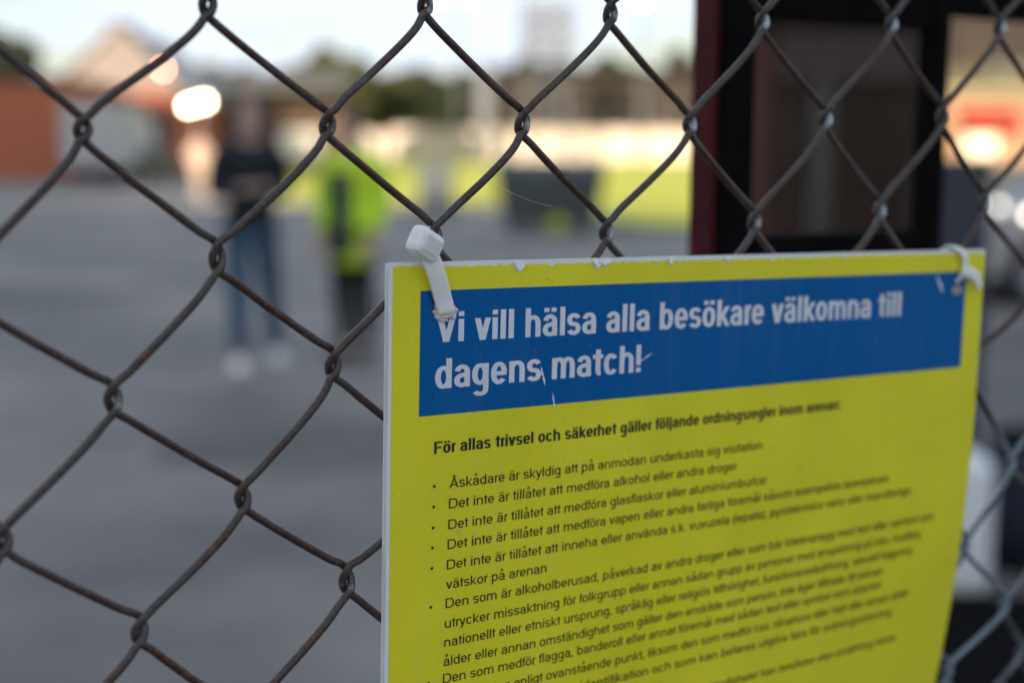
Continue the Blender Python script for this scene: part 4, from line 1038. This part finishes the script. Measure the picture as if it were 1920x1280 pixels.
# ------------------------------------------------------------------ cable ties
def nylon():
    m = mat('white_nylon', (.88,.90,.90), .35, noise=.04, scale=200); b_ = m.node_tree.nodes['Principled BSDF']
    b_.inputs['Subsurface Weight'].default_value = .35; b_.inputs['Subsurface Radius'].default_value = (.004,.004,.004); b_.inputs['Subsurface Scale'].default_value = 1
    return m
M_NYL = nylon()
M_BURN = mat('melted_hole_rim', (.78,.60,.50), .35, noise=.3, scale=900); M_HOLE = mat('hole_shadow_black', (.01,.01,.015), .8)
def ribbon(path, side, th, wd, name, m, parent):
    """path of (u,v,w) mm, side = width direction per point, th thickness"""
    pts_ = catmull(path, 6); n = len(pts_); mb = MB(); sds = catmull(side, 6)
    for i, p_ in enumerate(pts_):
        t_ = (pts_[min(i+1,n-1)]-pts_[max(i-1,0)]).normalized(); s = sds[i].normalized(); s = (s-t_*s.dot(t_)).normalized(); nn = t_.cross(s)
        for a, c_ in ((-.5,-.5),(-.42,-.62),(.42,-.62),(.5,-.5),(.5,.5),(.42,.62),(-.42,.62),(-.5,.5)):
            q = p_+s*(a*wd)+nn*(c_*th*.8); mb.v.append(tuple(Smm(q.x, q.y, q.z)))
    for i in range(n-1):
        for j in range(8): mb.f.append((i*8+j, i*8+(j+1) % 8, (i+1)*8+(j+1) % 8, (i+1)*8+j))
    mb.f.append(tuple(range(7,-1,-1))); mb.f.append(tuple((n-1)*8+j for j in range(8)))
    return mb.build(name, m, parent, True)
def bevel_block(c, axes, dims, name, m, parent, bev=1.0):
    mb = MB().box(-dims[0]/2, dims[0]/2, -dims[1]/2, dims[1]/2, -dims[2]/2, dims[2]/2, bev)
    X, Y_, Z_ = [Vector(a).normalized() for a in axes]
    mb.v = [tuple(Smm(*(Vector(c)+X*v[0]+Y_*v[1]+Z_*v[2]))) for v in mb.v]
    return mb.build(name, m, parent)
tie = thing('cable_tie', 'wide white cable tie through the melted hole at the top left of the sign', 'cable tie', tuple(Smm(20,15,-1)))
ribbon([(21.1,18.0,1.6),(20.9,17.0,-1.0),(20.3,14.6,-1.3),(19.2,11.8,-1.5),(17.2,6.8,-2.3),(14.8,1.5,-3.0),(12.6,-3.0,-3.4)],
       [(1,-.05,0),(1,-.05,0),(1,0,0),(1,.22,0),(1,.42,0),(1,.5,0),(1,.5,0)], 1.0, 6.4, 'strap', M_NYL, tie)
hx = Vector((.86,.42,-.1)); hz = Vector((.30,.12,-1)).normalized(); hy = hz.cross(hx).normalized(); hx = hy.cross(hz)
bevel_block((11.0,-6.2,-3.6), (hx, hy, hz), (12.4,9.6,6.6), 'head', M_NYL, tie, 2.2)
bevel_block(Vector((11.0,-6.2,-3.6))+hz*3.25, (hx, hy, hz), (7.0,5.4,.5), 'head_slot', M_NYL, tie, .25)
ribbon([(12.0,-5.5,.5),(15.5,-7.6,3),(20.5,-9.2,9),(24.5,-7.5,13),(24,-1,12.5),(22.5,7,8),(21.5,14,4.6)], [(.6,.6,.4)]*2+[(.2,1,0)]+[(1,.1,0)]*4, .9, 4.6, 'strap', M_NYL, tie)
def melted_hole(u, v, r, seed, mir=1):
    rr = random.Random(seed); mb = MB(); n = 22; rings = []
    for k, (rad, w) in enumerate(((1.35,-.05),(1.12,-.75),(.85,-.95),(.66,-.35),(.6,.4))):
        for i in range(n):
            a = 2*PI*i/n; q = rad*r*(1+.22*rr.uniform(-1,1)*(1 if k < 3 else .4)); mb.v.append(tuple(Smm(u+q*math.cos(a)*1.25, v+q*math.sin(a)*.85, w*(1+.5*rr.uniform(-1,1))-.02)))
    for k in range(4):
        for i in range(n): mb.f.append((k*n+i, k*n+(i+1) % n, (k+1)*n+(i+1) % n, (k+1)*n+i))
    mb.build('melted_rim', M_BURN, sign, True)
    MB().add([Smm(u+.64*r*math.cos(2*PI*i/n)*1.25, v+.62*r*math.sin(2*PI*i/n)*.85, -.2) for i in range(n)], [tuple(range(n))]).build('hole', M_HOLE, sign)
melted_hole(20.9, 16.4, 2.5, 3)
fb = MB(); rr = random.Random(5)
for i in range(14):
    a = rr.uniform(-.3, PI+.3); u, v = 21.2+4.0*math.cos(a), 17.0+2.6*math.sin(a)
    fb.ball(Smm(u, v, -.5), rr.uniform(.0003,.0009), 8, 6, (1,.7,1))
fb.build('melted_beads', mat('melted_white_plastic', (.62,.66,.74), .3), sign, True)
MB().add([Smm(24.1+.9*math.cos(a)*rr.uniform(.8,1.2), 14.2+1.5*math.sin(a)*rr.uniform(.8,1.2), -.2) for a in [i*PI/6 for i in range(12)]], [tuple(range(12))]).build('burn_mark', mat('soot', (.02,.012,.015), .7), sign)
tie2 = thing('cable_tie', 'narrow white cable tie at the blurred top right corner of the sign', 'cable tie', tuple(Smm(281,12,-1)))
ribbon([(279.5,14.5,.5),(281,11,-1.4),(282,6,-1.8),(280.5,1.5,-1.8),(277.5,-.9,0),(276.8,-1.2,3.5),(277,3,8.5),(280,8,8),(281,12,5)], [(1,0,0)]*9, .9, 3.2, 'strap', M_NYL, tie2)
bevel_block((284.6,10.6,-3.0), ((.9,.45,0),(-.45,.9,0),(0,0,1)), (7.6,5.2,4.6), 'head', M_NYL, tie2, 1.2)
ribbon([(287,12,-3.2),(290,15,-3.4),(290.8,17,-3.2)], [(1,-.7,0)]*3, .9, 3.4, 'tail', M_NYL, tie2)
melted_hole(279.6, 17.6, 1.7, 9)

# spider silk between the wires
def silk(a, b2, sag, label):
    pts_ = [Vector(a).lerp(Vector(b2), i/10)+Vector((0,sag*math.sin(PI*i/10),0)) for i in range(11)]
    tag(MB().tube([Smm(*p_) for p_ in pts_], .00004, 4).build('spider_thread', mat('silk', (.8,.8,.82), .3), smooth=True), label, 'spider thread')
silk((44,-25.5,5.5), (68,-18,5.5), 1.0, 'fine spider thread stretched across a mesh opening left of centre')

print('objects', len(bpy.data.objects))
